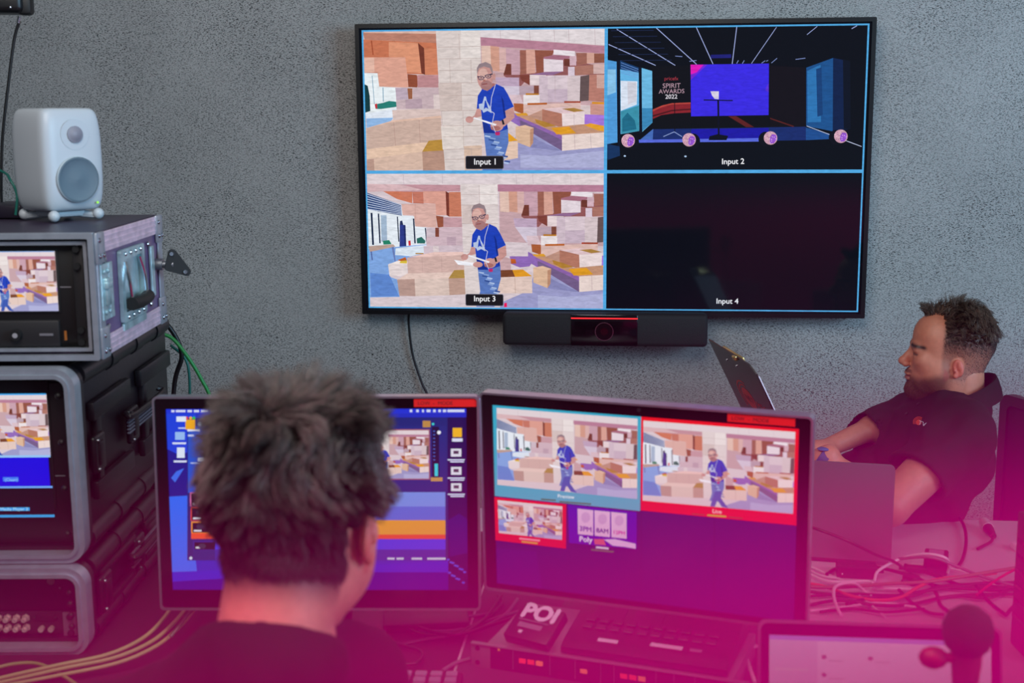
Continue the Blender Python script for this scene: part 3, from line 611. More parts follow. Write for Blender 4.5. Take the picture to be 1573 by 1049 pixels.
monitor('desk_monitor','wide black monitor with a blue desktop, behind the seated man with grey hair',(-.8162,2.1058,1.2022),4.59,3.05,.518,.3216,PL,.035,.022,(637-254)/463*.518,(733-254)/463*.518,.16)
# right monitor picture (crop pixels, origin 720,590, scale 2.913)
fR=homog([(105,103),(1473,192),(1462,1087),(131,903)]); PR=Pic(1.55)
PR.rect((26,14,104),0,0,1,1); PR.poly((40,14,116),[(110,745),(300,760),(340,1000),(120,950)],fR); PR.line((18,8,84),(1090,600),(1092,1100),4,fR); PR.line((18,8,84),(760,575),(765,1000),3,fR)
PR.poly((46,172,204),[(100,98),(756,145),(756,577),(118,512)],fR); paste(PR,PBn,[fR((122,118)),fR((740,158)),fR((742,522)),fR((128,462))])
PR.text((240,250,255),'Preview',(392,517),(466,522),fR,.01); PR.line((40,110,90),(320,524),(385,529),7,fR); PR.line((40,110,90),(400,535),(540,545),7,fR)
PR.poly((240,18,28),[(757,147),(1480,192),(1472,641),(760,573)],fR); paste(PR,PBn,[fR((767,165)),fR((1455,208)),fR((1450,585)),fR((768,528))])
PR.text((255,200,210),'Live',(1082,581),(1124,585),fR,.02); PR.line((200,180,40),(1060,592),(1145,598),7,fR); PR.line((170,60,50),(990,586),(1050,591),5,fR); PR.line((170,60,50),(1155,600),(1220,606),5,fR)
PR.poly((232,18,30),[(118,514),(432,545),(433,746),(125,708)],fR); paste(PR,PBn,[fR((133,528)),fR((415,555)),fR((415,705)),fR((140,675))])
PR.line((255,150,170),(230,698),(320,708),8,fR); PR.line((220,160,40),(240,712),(310,720),8,fR)
PR.poly((44,16,178),[(440,545),(744,578),(746,746),(448,718)],fR)
for x,y,t,c in ((483,563,'3PM',(90,50,170)),(557,570,'8AM',(60,40,150)),(631,577,'12PM',(210,50,170))):
    PR.poly((226,188,226),[(x,y),(x+69,y+7),(x+70,y+122),(x+3,y+115)],fR); PR.ell((206,166,214),x+36,y+40,20,24,fR); PR.text(c,t,(x+9,y+99),(x+62,y+105),fR,.03)
PR.text((240,220,250),'Poly',(492,710),(550,716),fR,.03); PR.poly((216,90,120),[(556,700),(600,700),(610,728),(560,724)],fR); PR.poly((226,190,236),[(600,702),(650,700),(742,722),(742,744),(690,735),(640,730)],fR)
PR.line((230,220,245),(566,737),(622,743),8,fR); PR.line((80,100,90),(545,748),(645,758),7,fR)
monitor('desk_monitor','wide black monitor with preview and red live video panes, nearest the grey laptop',(-.2555,2.1471,1.2093),-14.97,-2.2,.518,.3255,PR,.012,.022,.405,.512,.34)

# ------------------------------------------------------------------ rack cases on the left
YAWC=-YAW*-1   # the stack is turned about six degrees
def edge_box(mb,c,size,bev=.0015): mb.box(c,size,bev,1)
def case_root(name,label,cat,px,py,Y,Zb):
    q=at(px,py,Y=Y); return thing(name,label,cat,(q.x,q.y,Zb),YAW)
CWD=.53
# bottom case: front right bottom corner at the root, x to the left is negative, +y is back
def shell_case(root,h,depth,inset,postr):
    """black moulded rack case with an aluminium front frame"""
    W=CWD
    MB().frame(W,h,.014,.018,.050,.035,Matrix.Translation((-W/2,.046,h/2))@RX90,.022,8).build('front_frame',FRM,root)
    MB().frame(W-.020,h-.020,.007,.050,.055,.026,Matrix.Translation((-W/2,.046,h/2))@RX90,.018,8).build('frame_lip',FRM,root)
    M=mat('case_plastic',(13,12,18),.42,bump=(250,.25))
    b=MB(); d0=.05
    b.frame(W-.006,h-.006,.018,-.006,.018,.03,Matrix.Translation((-W/2,.046,h/2))@RX90,.02)
    b.box((-W/2,(d0+depth)/2,h/2),(W-.03,depth-d0,h-.03),.012,2)
    # fat rounded top and bottom corner rails and the ribs of the side
    for z in (h-.0245,.0245):
        for x in (-.022,-W+.022):
            b.cyl((x,d0+.01,z),(x,depth-.02,z),.021,seg=16)
            for k in (0.28,.55,.8): b.cyl((x,d0+(depth-d0)*k,z),(x,d0+(depth-d0)*k+.05,z),.0235,seg=16)
    b.build('body',M,root)
    b=MB()
    for k in range(2):
        y0=d0+.04+k*(depth-d0)*.5; L=(depth-d0)*.38
        b.box((-.006,y0+L/2,h*.72),(.014,L,h*.10),.004); b.box((-.006,y0+L/2,h*.30),(.014,L,h*.10),.004)
        b.box((-.008,y0+L*.15,h*.5),(.012,L*.12,h*.5),.003)
    b.build('side_ribs',M,root)
    for y in (.10,.32):
        a=MB().box((.0,y,h*.5),(.012,.06,.07),.006,3).box((.004,y,h*.5),(.012,.03,.045),.004).build('latch',M,root)
        split_pieces(MB().sph((.0075,y-.02,h*.5+.027),.0035,seg=8).sph((.0075,y-.02,h*.5-.027),.0035,seg=8).build('rivet',ALU,a))
    b=MB()
    for k in range(5): b.box((.006,depth*.58,h*.52+k*.007-.014),(.006,depth*.34,.0042),.001,1)
    b.build('handle_grip',mat('grip_grey',(92,92,104),.5),root)
    MB().tube([(.002,depth*.40,h*.60),(.016,depth*.42,h*.58),(.016,depth*.74,h*.58),(.002,depth*.76,h*.60)],.006).build('handle',M,root)
    b=MB()
    for z in np.linspace(.05,h-.05,4): b.sph((-.034,.010,z),.006,seg=10)
    split_pieces(b.build('rack_bolt',BLKM,root))
PANEL=mat('panel_black',(13,12,13),.45)
RS=screen_mat('rack_picture',.25,.95)
zM=.916; zT=1.276
# --- bottom case
cb=case_root('rack_case','black moulded rack case, lowest of the stack, with sockets in its front','rack case',140,1010,2.10,DT)
shell_case(cb,zM-DT-.002,.62,0,0)
MB().box((-CWD/2,.06,(zM-DT)/2),(CWD-.05,.012,.13)).build('panel_back',mat('rack_dark',(16,10,14),.5),cb)
sd=MB().box((-CWD/2,.045,.044),(CWD-.045,.004,.044),.001).build('socket_panel',DGREY,cb)
GOLDC=mat('worn_metal',(226,190,178),.35,.5)
for r_ in range(2):
    for k in range(12):
        x=-.128-k*.0165; z=.054-r_*.018
        MB().cyl((x,.043,z),(x,.030,z),.0052,seg=14).cyl((x,.0432,z),(x,.040,z),.0075,seg=6).cyl((x,.030,z),(x,.027,z),.0036,seg=12).build('bnc_socket',GOLDC,sd)
MB().box((-.092,.042,.055),(.034,.004,.014),.002).sph((-.1115,.039,.055),.003,seg=8).sph((-.0725,.039,.055),.003,seg=8).build('serial_port',BLKM,sd)
for x in (-.100,-.082): MB().cyl((x,.043,.034),(x,.034,.034),.0052,seg=14).build('bnc_socket',GOLDC,sd)
MB().box((-.142-.018*0,.034,.056),(.018,.016,.014),.003).build('yellow_plug',mat('yellow_plastic',(196,178,10),.4),cb).location=(-.045,0,0)
MB().box((-.048,.040,.042),(.024,.004,.046),.001).build('rack_ear',mat('grey_ear',(150,124,140),.4,.4),cb)
split_pieces(MB().cyl((-.046,.038,.058),(-.046,.033,.058),.006,seg=14).cyl((-.046,.038,.027),(-.046,.033,.027),.006,seg=14).build('ear_screw',BLKM,cb))
MB().cyl((-.080,.054,.122),(-.080,.046,.122),.007,seg=20).build('round_button',mat('grey_green',(126,138,118),.5),cb)
MB().box((-.066,.053,.09),(.0015,.002,.05)).sph((-.0655,.05,.108),.0022,seg=8).build('panel_slot',ALUD,cb)
# --- middle case with the multiview screen
cm=case_root('rack_case','black rack case with silver front frame and tall multiview screen, middle of the stack','rack case',133,860,2.12,zM)
hM=zT-zM-.008
shell_case(cm,hM,.66,0,0)
MB().box((-CWD/2,.05,hM/2-.006),(CWD-.05,.012,hM-.055),.002).build('front_panel',PANEL,cm)
sx0=(72-133)/1992*2.13*1.0
def local_scr(root,x1,w,ztop,h,pic,nm='screen'):
    o=pic.mesh(nm,RS,w,h,root,8e-6); o.location=(x1-w,.0425,ztop); return o
PM=Pic(.2/.228*1.0)
PM.rect((2,3,10),0,0,1,1)
wq=.2; hq=.228
t1=.50; t2=.745; t3=.985
paste(PM,PBn,[(0,0.008),(1,0.008),(1,t1),(0,t1)]); PM.rect((60,170,240),0,0,1,.012); PM.rect((150,200,250),0,t1-.006,1,t1+.012)
PM.rect((8,6,226),0,t1+.012,.98,t2); PM.rect((110,170,250),0,t2,1,t2+.016); PM.rect((40,160,230),0,t3-.006,1,1)
PM.rect((60,120,250),.56,t1+.17,.70,t1+.205); PM.rect((40,160,240),.50,.918,.78,.946); PM.text((150,220,255),'(Clean)',(.575,t1+.203),(.69,t1+.203)); PM.text((180,235,255),'Media Player 2',(.515,.944),(.765,.944))
MB().box((-.066-.1,.0435,.338-.02-hq/2),(wq+.008,.004,hq+.008),.001).build('screen_surround',BLKM,cm)
local_scr(cm,-.066,wq,hM-.052,hq,PM).location.y=.041
MB().box((-.052,.043,.148),(.018,.001,.002)).build('panel_mark',mat('grey_ink',(110,106,112),.6),cm)
MB().box((-.034,.043,.148),(.003,.001,.009)).build('orange_mark',mat('orange_ink',(150,84,24),.6),cm)
# --- top flight case
ct=case_root('flight_case','scuffed aluminium-edged flight case with a small screen and side handle, top of the stack','flight case',155,550,2.16,zT)
hT=.224; dT=.43
b=MB().box((-CWD/2,(dT+.03)/2,hT-.006),(CWD-.01,dT-.03,.010)).box((-CWD/2,(dT+.03)/2,.006),(CWD-.01,dT-.03,.010)).box((-CWD/2,dT-.006,hT/2),(CWD-.01,.01,hT-.01)).box((-CWD+.006,dT/2,hT/2),(.010,dT-.02,hT-.01))
b.build('shell',mat('laminate_purple_black',(52,42,62),.4,noise=(20,.15)),ct)
LAM=mat('lit_side_laminate',(98,76,116),.38,noise=(16,.2))  # lighter than the shell: light on this side is put into the colour
MB().box((-.006,dT/2,hT/2),(.010,dT-.02,hT-.01)).build('side_panel',LAM,ct)
AP=mat('pink_lit_aluminium',(222,196,212),.45,.35,noise=(45,.18),bump=(90,.3))  # pink light on the case side is put into the metal colour
b=MB()
for z in (hT-.02,.02):
    b.box((.001,dT/2,z),(.003,dT-.05,.036),.001,1)
    for k in range(3): b.box((.003,dT/2,z-.010+k*.010),(.0015,dT-.06,.0022))
b.build('edge_extrusion',AP,ct)
b=MB()
for y in (.018,dT-.016): b.box((.0012,y,hT/2),(.003,.03,hT-.004),.001,1)
b.box((-CWD/2,.004,hT-.001),(CWD,.012,.003),.001,1)
b.build('corner_extrusion',FRM,ct)
MB().frame(CWD,hT,.010,-.004,.006,.004,Matrix.Translation((-CWD/2,.002,hT/2))@RX90,.002).frame(CWD-.03,hT-.03,.006,-.008,.0,.003,Matrix.Translation((-CWD/2,.004,hT/2))@RX90,.002).build('front_rim',FRM,ct)
for y,z in ((.022,hT-.028),(dT-.022,hT-.028),(.022,.028),(dT-.022,.028)):
    c_=MB().box((.003,y,z),(.006,.044,.056),.003,2).build('corner_cap',FRM,ct)
    b=MB()
    for dy,dz in ((-.011,-.014),(.011,-.014),(-.011,.014)): b.sph((.007,y+dy,z+dz),.0048,(.6,1,1),10)
    split_pieces(b.build('rivet',CHROME,c_))
TEAL=mat('zinc_plate',(170,200,206),.36,.55,noise=(28,.3),bump=(70,.4))
b=MB().box((.003,.040,hT*.52),(.004,.05,.10),.001,1).box((.006,.040,hT*.52),(.010,.022,.05),.004).box((.008,.04,hT*.52+.012),(.010,.030,.012),.002)
for z in (-.036,.036): b.sph((.006,.030,hT*.52+z),.005,(.6,1,1),10).sph((.006,.052,hT*.52+z),.005,(.6,1,1),10)
b.build('butterfly_latch',TEAL,ct)
# recessed handle dish
hd=MB().frame(.155,.135,.018,0,.007,.006,Matrix.Translation((.0,.205,hT*.5))@Matrix.Rotation(PI/2,4,'Z')@RX90,.004)
hd.box((-.002,.205,hT*.5),(.004,.13,.11)); b=hd.build('handle_dish',TEAL,ct)
rv=MB()
for k in range(4):
    for s in (-1,1): rv.sph((.0085,.205-.05+k*.033,hT*.5+s*.059),.0042,(.6,1,1),8)
split_pieces(rv.build('rivet',CHROME,b))
split_pieces(MB().tube([(.006,.158,hT*.5+.044),(.013,.154,hT*.5+.01),(.016,.156,hT*.5-.03)],.0035).tube([(.006,.252,hT*.5+.044),(.013,.256,hT*.5+.01),(.016,.254,hT*.5-.03)],.0035).build('handle_bar',CHROME,ct))
MB().tube([(.016,.148,hT*.5-.034),(.019,.205,hT*.5-.036),(.016,.262,hT*.5-.034)],.0125,12).build('handle_grip',BLKM,ct)
b=MB()
for y in (.068,.345): b.box((.003,y,hT*.52),(.005,.022,.10),.001,1)
b.box((.003,.205,hT*.5-.076),(.005,.15,.014),.001,1).build('brackets',TEAL,ct)
b=MB()
for y in (.05,.14,.24,.33):
    for z in (hT-.052,.052): b.sph((.002,y,z),.0058,(.5,1,1),10)
split_pieces(b.build('rivet',CHROME,ct))
# black butterfly wing nut standing off the side
wn=MB().cyl((.0,dT-.05,hT*.56),(.038,dT-.05,hT*.56),.007,seg=14).cyl((.0,dT-.05,hT*.56),(.016,dT-.05,hT*.56),.012,seg=14).build('threaded_knob',ALUD,ct)
def hole_plate():
    b=MB(); P=[]
    C=[(-.006,.022,.009),(-.016,-.006,.007),(.020,-.016,.009)]
    for i,(cx,cy,r) in enumerate(C):
        a0=[30,150,270][i]
        for k in range(7): a=math.radians(a0+k*20); P.append((cx+r*math.cos(a),cy+r*math.sin(a)))
    b.prism(P,-.003,.003,Matrix.Translation((.042,dT-.05,hT*.56))@Matrix.Rotation(math.radians(25),4,'Z')@RX90)
    return b
wp=hole_plate().build('wing_plate',BLKM,ct)
b=MB()
for cx,cy in ((-.006,.022),(.020,-.016)): b.cyl((.042+cx*.9,dT-.058+cx*.42,hT*.56+cy),(.042+cx*.9,dT-.0525+cx*.42,hT*.56+cy),.0038,seg=12)
split_pieces(b.build('wing_rivet',ALU,wp))
MB().box((-CWD/2,.030,hT/2+.0),(CWD-.036,.012,hT-.036),.001).build('front_panel',PANEL,ct)
MB().box((-.035,.020,hT/2),(.018,.010,hT-.04),.001).build('rack_rail',DGREY,ct)
b=MB()
for z in (.03,.052,.165,.195): b.cyl((-.035,.0145,z),(-.035,.008,z),.006,seg=14)
split_pieces(b.build('rail_bolt',BLKM,ct))
PTc=Pic(16/9.); PTc.L=list(PBn.L); PTc.rect((70,160,240),0,0,1,.01)
MB().box((-.076-.094,.0235,.138),(.196,.003,.114),.001).build('screen_surround',BLKM,ct)
o=local_scr(ct,-.076,.188,.138+.053,.106,PTc); o.location.y=.0205
u2=MB().box((-CWD/2-.02,.020,.045),(CWD-.11,.012,.048),.003).build('recorder',DGREY,ct)
MB().cyl((-.150,.014,.044),(-.150,.004,.044),.0105,.0095,seg=24).build('knob',BLKM,u2)
MB().cyl((-.150,.004,.044),(-.150,.003,.044),.0045,seg=16).build('knob_cap',mat('pale_cap',(150,146,150),.4),u2)
MB().box((-.098,.0132,.044),(.024,.001,.004)).build('writing',mat('grey_ink',(110,106,112),.6),u2)
MB().box((-.064,.0132,.042),(.004,.001,.017)).build('orange_mark',mat('orange_ink',(150,84,24),.6),u2)
MB().box((-.062,.0235,.127),(.020,.001,.002)).build('writing',mat('grey_ink',(110,106,112),.6),ct)

# ------------------------------------------------------------------ studio speaker on the flight case
zS=zT+hT+.001
q=at(88,338,Z=zS)
spk=thing('studio_speaker','small white studio speaker with rounded cabinet standing on the flight case','loudspeaker',(q.x,q.y+.02,zS),YAW+math.radians(50)); spk.scale=(1.06,1.06,1.04)
def cabinet():
    W,D,H=.124,.122,.188; n=40; rows=22; V=[];Fc=[]
    for j in range(rows+1):
        t=j/rows; a=-PI/2+PI*t
        # vertical superellipse: bulging sides, soft top and bottom
        z=H/2*np.sign(math.sin(a))*abs(math.sin(a))**.45; kx=abs(math.cos(a))**.30; 
        for i in range(n):
            th=2*PI*i/n; c,s=math.cos(th),math.sin(th); e=.30
            x=W/2*np.sign(c)*abs(c)**e; y=D/2*np.sign(s)*abs(s)**e
            taper=.955+.045*math.cos(z/(H/2)*1.3)
            V.append((x*kx**.5*taper,y*kx**.5*taper,z+H/2+.018))
    for j in range(rows):
        for i in range(n): Fc.append((j*n+i,j*n+(i+1)%n,(j+1)*n+(i+1)%n,(j+1)*n+i))
    Fc.append(list(range(n))[::-1]); Fc.append([rows*n+i for i in range(n)])
    me=bpy.data.meshes.new('cabinet'); me.from_pydata(V,[],Fc); me.materials.append(WHITEP)
    me.polygons.foreach_set('use_smooth',[True]*len(me.polygons)); o=bpy.data.objects.new('cabinet',me); COL.objects.link(o); o.parent=spk; return o
cabinet()
FM=Matrix.Translation((0,-.0605,.076))@RX90
GRL=mat('speaker_grille',(92,112,126),.55,bump=(900,.5))
w=MB().lathe([(.0405,-.004),(.0405,.0042),(.0385,.0048),(.034,.0026),(.020,.0010),(.012,.0022),(0,.0038)],FM,40).build('woofer',GRL,spk)
MB().lathe([(.0425,-.004),(.0425,.0032),(.0410,.0050),(.0400,-.004)],FM,40).build('woofer_ring',mat('pale_ring',(160,176,186),.4),spk)
MB().lathe([(.015,-.003),(.0155,.003),(.0125,.0035),(.010,.005),(.004,.0072),(0,.0075)],Matrix.Translation((0,-.0603,.158))@RX90,28).build('tweeter',mat('tweeter_grille',(128,128,140),.5),spk)
MB().lathe([(.028,.0008),(.020,-.001),(.0155,-.003)],Matrix.Translation((0,-.0603,.158))@RX90,28).build('waveguide',WHITEP,spk)
MB().box((.038,-.0615,.032),(.004,.001,.004)).build('power_light',mat('lime_light',(150,220,60),.4,emit=(120,200,50),estr=.7),spk)
b=MB().box((0,0,.012),(.07,.07,.012),.006)
for sx in (-1,1):
    for sy in (-1,1):
        b.tube([(sx*.02,sy*.02,.011),(sx*.042,sy*.046,.008)],.007); b.sph((sx*.045,sy*.05,.0105),.0105,seg=14)
b.build('foot_stand',WHITEP,spk)
# box behind the speaker and its green cable
q=at(12,334,Z=zS)
tag(MB().box((0,0,.013),(.09,.13,.026),.004).build('wireless_receiver',mat('dark_purple',(30,24,40),.4),None,35,(q.x-.005,q.y+.04,zS)),'dark flat receiver box lying on the flight case behind the speaker','receiver')
q=at(0,262,Y=2.45)
cable('patch_cable',[q+Vector((-.10,0,.03)),q,at(16,277,Y=2.42),at(26,300,Y=2.42),at(24,330,Y=2.42)],.0026,CT,'thin teal cable reaching the back of the studio speaker')
# stage lamp and its hanging cable, top left
q=at(22,14,Y=2.6)
lm=thing('spotlight','black lamp head hanging in the top left corner','lamp',(q.x,q.y,q.z+.03),.3)
MB().box((-.02,0,-.01),(.085,.08,.06),.012,3).cyl((-.02,0,0),(-.02,0,.35),.012).build('housing',BLK,lm)
MB().box((.022,-.005,-.022),(.03,.05,.04),.008).build('connector_block',BLKM,lm)
MB().box((-.070,0,-.03),(.05,.06,.11),.01,2,Matrix.Rotation(.6,4,'Y')).build('bracket',BLKM,lm)
MB().cyl((.010,-.005,-.045),(.006,-.005,-.058),.0035).sph((.0,-.046,-.03),.003,seg=8).build('screw',CHROME,lm)
cable('lamp_cable',[at(30,32,Y=2.6),at(22,60,Y=2.6),at(14,120,Y=2.6),at(4,210,Y=2.6),at(2,290,Y=2.6),at(3,345,Y=2.62),at(-10,420,Y=2.75),at(-20,700,Y=2.8)],.0032,CB,'black cable hanging from the lamp head down past the speaker')
# cables behind the rack
cable('mains_cable',[at(225,470,Y=2.86),at(262,505,Y=2.87),at(279,545,Y=2.88),at(268,590,Y=2.88),at(262,700,Y=2.88),at(262,760,Y=2.86),Vector((at(262,760,Y=2.86).x,2.84,DT+.008))],.0058,CB,'thick black cable looping out behind the flight case')
cable('network_cable',[at(236,512,Y=2.83),at(262,518,Y=2.84),at(286,545,Y=2.84),at(308,580,Y=2.85),at(326,620,Y=2.86),at(340,700,Y=2.88),Vector((at(340,700,Y=2.88).x,2.88,DT+.008))],.0044,CG,'green cable running down to the right behind the rack stack')
cable('network_cable',[at(262,530,Y=2.90),at(284,550,Y=2.90),at(291,580,Y=2.90),at(291,640,Y=2.90),at(292,720,Y=2.90),Vector((at(292,720,Y=2.9).x,2.9,DT+.007))],.0034,CT,'dark teal cable hanging straight down behind the rack stack')

# bundle of cables sweeping in front of the lowest case
qs=[(-60,1062),(0,1042),(90,1022),(170,1005),(225,980),(258,950),(275,926),(283,905)]
def sweep(dx,dy,dz=0,end=0):
    P=[]
    for i,(x,y) in enumerate(qs):
        Y=(1.93,1.95,1.98,2.02,2.08,2.16,2.22,2.28)[i]
        t=i/7.; q=at(x+dx*t,y+dy*(1-t*.5),Y=Y); q.z=max(q.z,DT+.008); P.append(q)
    return P
grp='beige-green cables sweeping past the lowest rack case'
cable('signal_cable',sweep(-10,0),.0036,CY,'beige-green cable in the bundle sweeping past the lowest rack case','cable',grp)
cable('signal_cable',sweep(16,6),.0036,CY,'beige-green cable in the bundle sweeping past the lowest rack case','cable',grp)
cable('signal_cable',sweep(28,16),.0036,CY,'beige-green cable in the bundle sweeping past the lowest rack case','cable',grp)
cable('signal_cable',[at(-20,1030,Z=DT+.02),at(20,1020,Z=DT+.025),at(60,1020,Z=DT+.025),at(100,1040,Z=DT+.015),at(130,1062,Z=DT+.006)],.0034,mat('moss_cable',(120,134,60),.45),'short moss-green cable arching at the lower left corner')
cable('signal_cable',[at(262,978,Y=2.1),at(276,960,Y=2.12),at(290,942,Y=2.16),at(310,925,Y=2.2),at(325,910,Y=2.26)],.0034,mat('dark_moss_cable',(70,84,50),.45),'dark green cable end under the left monitor')

# ------------------------------------------------------------------ 19-inch rack unit and the boxes on it
a=at(724,1023,Z=DT+.002); bq=at(1098,1081,Z=DT+.002)
yr=math.atan2(bq.y-a.y,bq.x-a.x)
ru=thing('rack_unit','low silver-faced rack device with small red displays lying on the desk','rack device',(a.x,a.y,DT),yr)
L=.482; SILV=mat('brushed_silver',(168,160,170),.4,.7)
MB().box((L/2,.003,.024),(L-.07,.006,.042),.001).build('face_plate',mat('face_dark',(36,24,34),.4),ru)
MB().box((L/2,.11,.024),(.43,.20,.042),.002).build('chassis',SILV,ru)
MB().box((L/2,.001,.0455),(L,.010,.003),.001).build('top_edge',SILV,ru)
for x in (.018,L-.018):
    e=MB().box((x,.003,.024),(.036,.006,.044),.001).build('rack_ear',SILV,ru)
    split_pieces(MB().cyl((x-.006,.001,.037),(x-.006,-.001,.037),.0045,seg=14).cyl((x-.006,.001,.011),(x-.006,-.001,.011),.0045,seg=14).build('screw_hole',BLKM,e))
DR=mat('red_display',(255,60,30),.5,emit=(255,50,30),estr=1.0)
for x0 in (.095,.275):
    for k in range(3): MB().box((x0+k*.0155,-.0005,.026),(.012,.001,.008)).build('display',DR if k<2 else mat('orange_display',(255,120,60),.5,emit=(250,120,50),estr=.9),ru)
MB().box((.205,-.0005,.024),(.012,.001,.007)).build('display',mat('orange_display'),ru)
MB().sph((.052,-.0005,.040),.0025,seg=8).build('pilot_light',mat('amber_light',(220,140,20),.4,emit=(200,120,20),estr=.7),ru)
b=MB()
for x in (.078,.145,.19,.235,.258,.33,.36,.395): b.box((x,-.0005,.025),(.001,.001,.034))
b.box((.17,-.0005,.0425),(.05,.001,.001)).build('face_lines',SILV,ru)
# POI box
def frame4(p00,p10,p01):
    x=(p10-p00).normalized(); n=x.cross(p01-p00).normalized(); y=n.cross(x); return x,y,n
zt=DT+.049
pb=at(832,981,Z=zt+.03); 
poi=thing('power_box','black box with a white POI print on its slanted lid, beside the switcher','box',(0,0,0))
A_=at(776,970,Z=zt+.022); B_=at(832,984,Z=zt+.022); C_=at(811,934,Z=zt+.050)
x,y,n=frame4(A_,B_,C_)
poi.matrix_world=Matrix(((x.x,y.x,n.x,A_.x),(x.y,y.y,n.y,A_.y),(x.z,y.z,n.z,A_.z),(0,0,0,1)))
wB=(B_-A_).length*1.02; hB=(C_-A_).length*1.05
MB().box((wB/2+.004,hB/2,-.011),(wB+.012,hB+.012,.022),.003).build('body',mat('box_plum_black',(30,22,32),.4),poi)
def print_text(name,txt,x0,y0,x1,m,parent,bold=.03,z=.0006,y1=None):
    P=Pic(1.0); P.text((0,0,0),txt,(x0,-y0),(x1,-(y0 if y1 is None else y1)),None,bold)
    V=[];Fc=[];k=0
    for it in P.L:
        k+=1
        for g in it[1]:
            b0=len(V); V+=[(q[0],-q[1],z+k*2e-5) for q in g]; Fc.append(list(range(b0,b0+len(g))))
    me=bpy.data.meshes.new(name); me.from_pydata(V,[],Fc); me.materials.append(m); o=bpy.data.objects.new(name,me); COL.objects.link(o); o.parent=parent; return o
WINK=mat('white_ink',(226,214,232),.5)
print_text('lid_lettering','POI',wB*.10,hB*.62,wB*.99,WINK,poi,.05)
b=MB()
b.box((wB*.52,hB*.54,.0004),(wB*.8,.0018,.0003)); b.box((wB*.5,hB*.36,.0004),(wB*.62,hB*.16,.0003)); b.build('small_print',mat('grey_print',(128,112,134),.6),poi)
b=MB()
for k in (0.35,.5,.82): b.box((wB*k,hB*.13,.0004),(.007,.006,.0003))
split_pieces(b.build('certification_mark',WINK,poi))
# video switcher on the rack unit
q0=at(862,995,Z=zt); 
sw=thing('video_switcher','wide black video switcher with slanted top standing on the rack unit','video switcher',(q0.x,q0.y-.015,zt-.001),yr)
prof=[(0,0),(.20,0),(.20,.042),(.17,.046),(.02,.018),(0,.010)]
b=MB(); Mx=Matrix(((0,0,1,0),(1,0,0,0),(0,1,0,0),(0,0,0,1)))
b.prism(prof,.0,.285,Mx); b.build('body',mat('switcher_black',(26,16,24),.42),sw,30)
def onslope(x,t): return Vector((x,.02+.15*t,.0186+.028*t))
slope=math.atan2(.028,.15)
for (x,t,wx,wy,m,nm) in ((.055,.62,.055,.05,mat('grey_patch',(66,48,64),.5),'patch_label'),(.125,.58,.05,.05,mat('grey_patch'),'patch_label'),(.075,.05,.035,.010,WINK,'white_strip'),(.175,.10,.055,.010,WINK,'white_strip'),(.225,.10,.02,.008,mat('grey_print'),'white_strip')):
    p_=onslope(x,t); MB().box((0,0,0),(wx,wy,.0012),.0003,1,Matrix.Translation(p_)@Matrix.Rotation(slope,4,'X')).build(nm,m,sw)
b=MB()
for i in range(10):
    for j in range(2):
        p_=onslope(.03+i*.024,.28+j*.14); b.box((0,0,.0015),(.017,.013,.004),.001,1,Matrix.Translation(p_)@Matrix.Rotation(slope,4,'X'))
b.build('key_row',mat('key_plum',(40,26,38),.4),sw)
# keyboard corner at the bottom edge and the white sheet
q=at(648,1052,Z=DT)
kb=thing('control_keypad','dark keypad with pale key caps at the bottom edge beside the white sheet','keypad',(q.x,q.y-.03,DT),.05)
MB().box((0,0,.008),(.14,.10,.016),.004).build('body',BLKM,kb)
for i in range(5):
    for j in range(3): MB().box((-.052+i*.026,.034-j*.024,.0185),(.020,.016,.006),.002).build('key',mat('pale_key',(150,138,158),.5),kb)
P=[at(538,1001,Z=DT+.03),at(580,998,Z=DT+.03),at(598,1049,Z=DT+.012),at(606,1070,Z=DT+.006),at(570,1065,Z=DT+.006)]
b=MB(); vs=[b.bm.verts.new(p_) for p_ in P]; b.bm.faces.new(vs); r=bmesh.ops.extrude_face_region(b.bm,geom=list(b.bm.faces)); bmesh.ops.translate(b.bm,vec=(0,0,-.0012),verts=[g for g in r['geom'] if isinstance(g,bmesh.types.BMVert)])
tag(b.build('folded_sheet',mat('paper',(226,222,232),.7),None,0),'folded white sheet of paper propped on the desk by the seated man','paper')
# dark flat mats and adapters under the monitors
for (px,py,w,d,h,rz,nm,lb,ct_) in ((655,962,.16,.07,.02,.2,'cable_hub','flat black hub lying under the left monitor among cables','hub'),(905,950,.10,.07,.03,-.2,'power_adapter','grey-topped power adapter behind the video switcher','power adapter')):
    q=at(px,py,Z=DT); tag(MB().box((0,0,h/2),(w,d,h),.005).build(nm,mat('adapter_dark',(34,28,36),.45),None,35,q),lb,ct_).rotation_euler=(0,0,rz)
def dz(px,py,h=.006): return at(px,py,Z=DT+h)
grpU='dark cables tangled under the two monitors'
lbU='dark cable lying in the tangle under the two monitors'
for k,pts in enumerate(([(605,955),(640,968),(700,968),(760,950),(800,938)],[(600,945),(650,975),(720,965),(770,930),(765,915)],[(590,930),(610,950),(690,975),(760,958),(830,935)],[(625,920),(650,945),(690,950),(760,942)],[(700,918),(708,945),(718,955)],[(770,915),(745,950),(715,972)],[(795,920),(775,945),(740,965)],[(580,1000),(640,985),(700,975),(722,962)],[(595,1020),(640,1018),(645,1000),(600,985),(590,970)],[(680,1030),(700,1018),(722,1012)])):
    cable('desk_cable',[dz(x_,y_,.006+.004*(k%3)) for x_,y_ in pts],.0034,CB if k%3 else CGY,lbU if k%3 else 'grey cable lying in the tangle under the two monitors','cable',grpU if k%3 else 'grey cables under the two monitors')
MB_led=MB().sph((0,0,0),.003,seg=10).build('pilot_lamp',mat('blue_light',(60,90,255),.4,emit=(70,90,255),estr=1.4),None); MB_led.location=at(731,920,Y=2.16); 
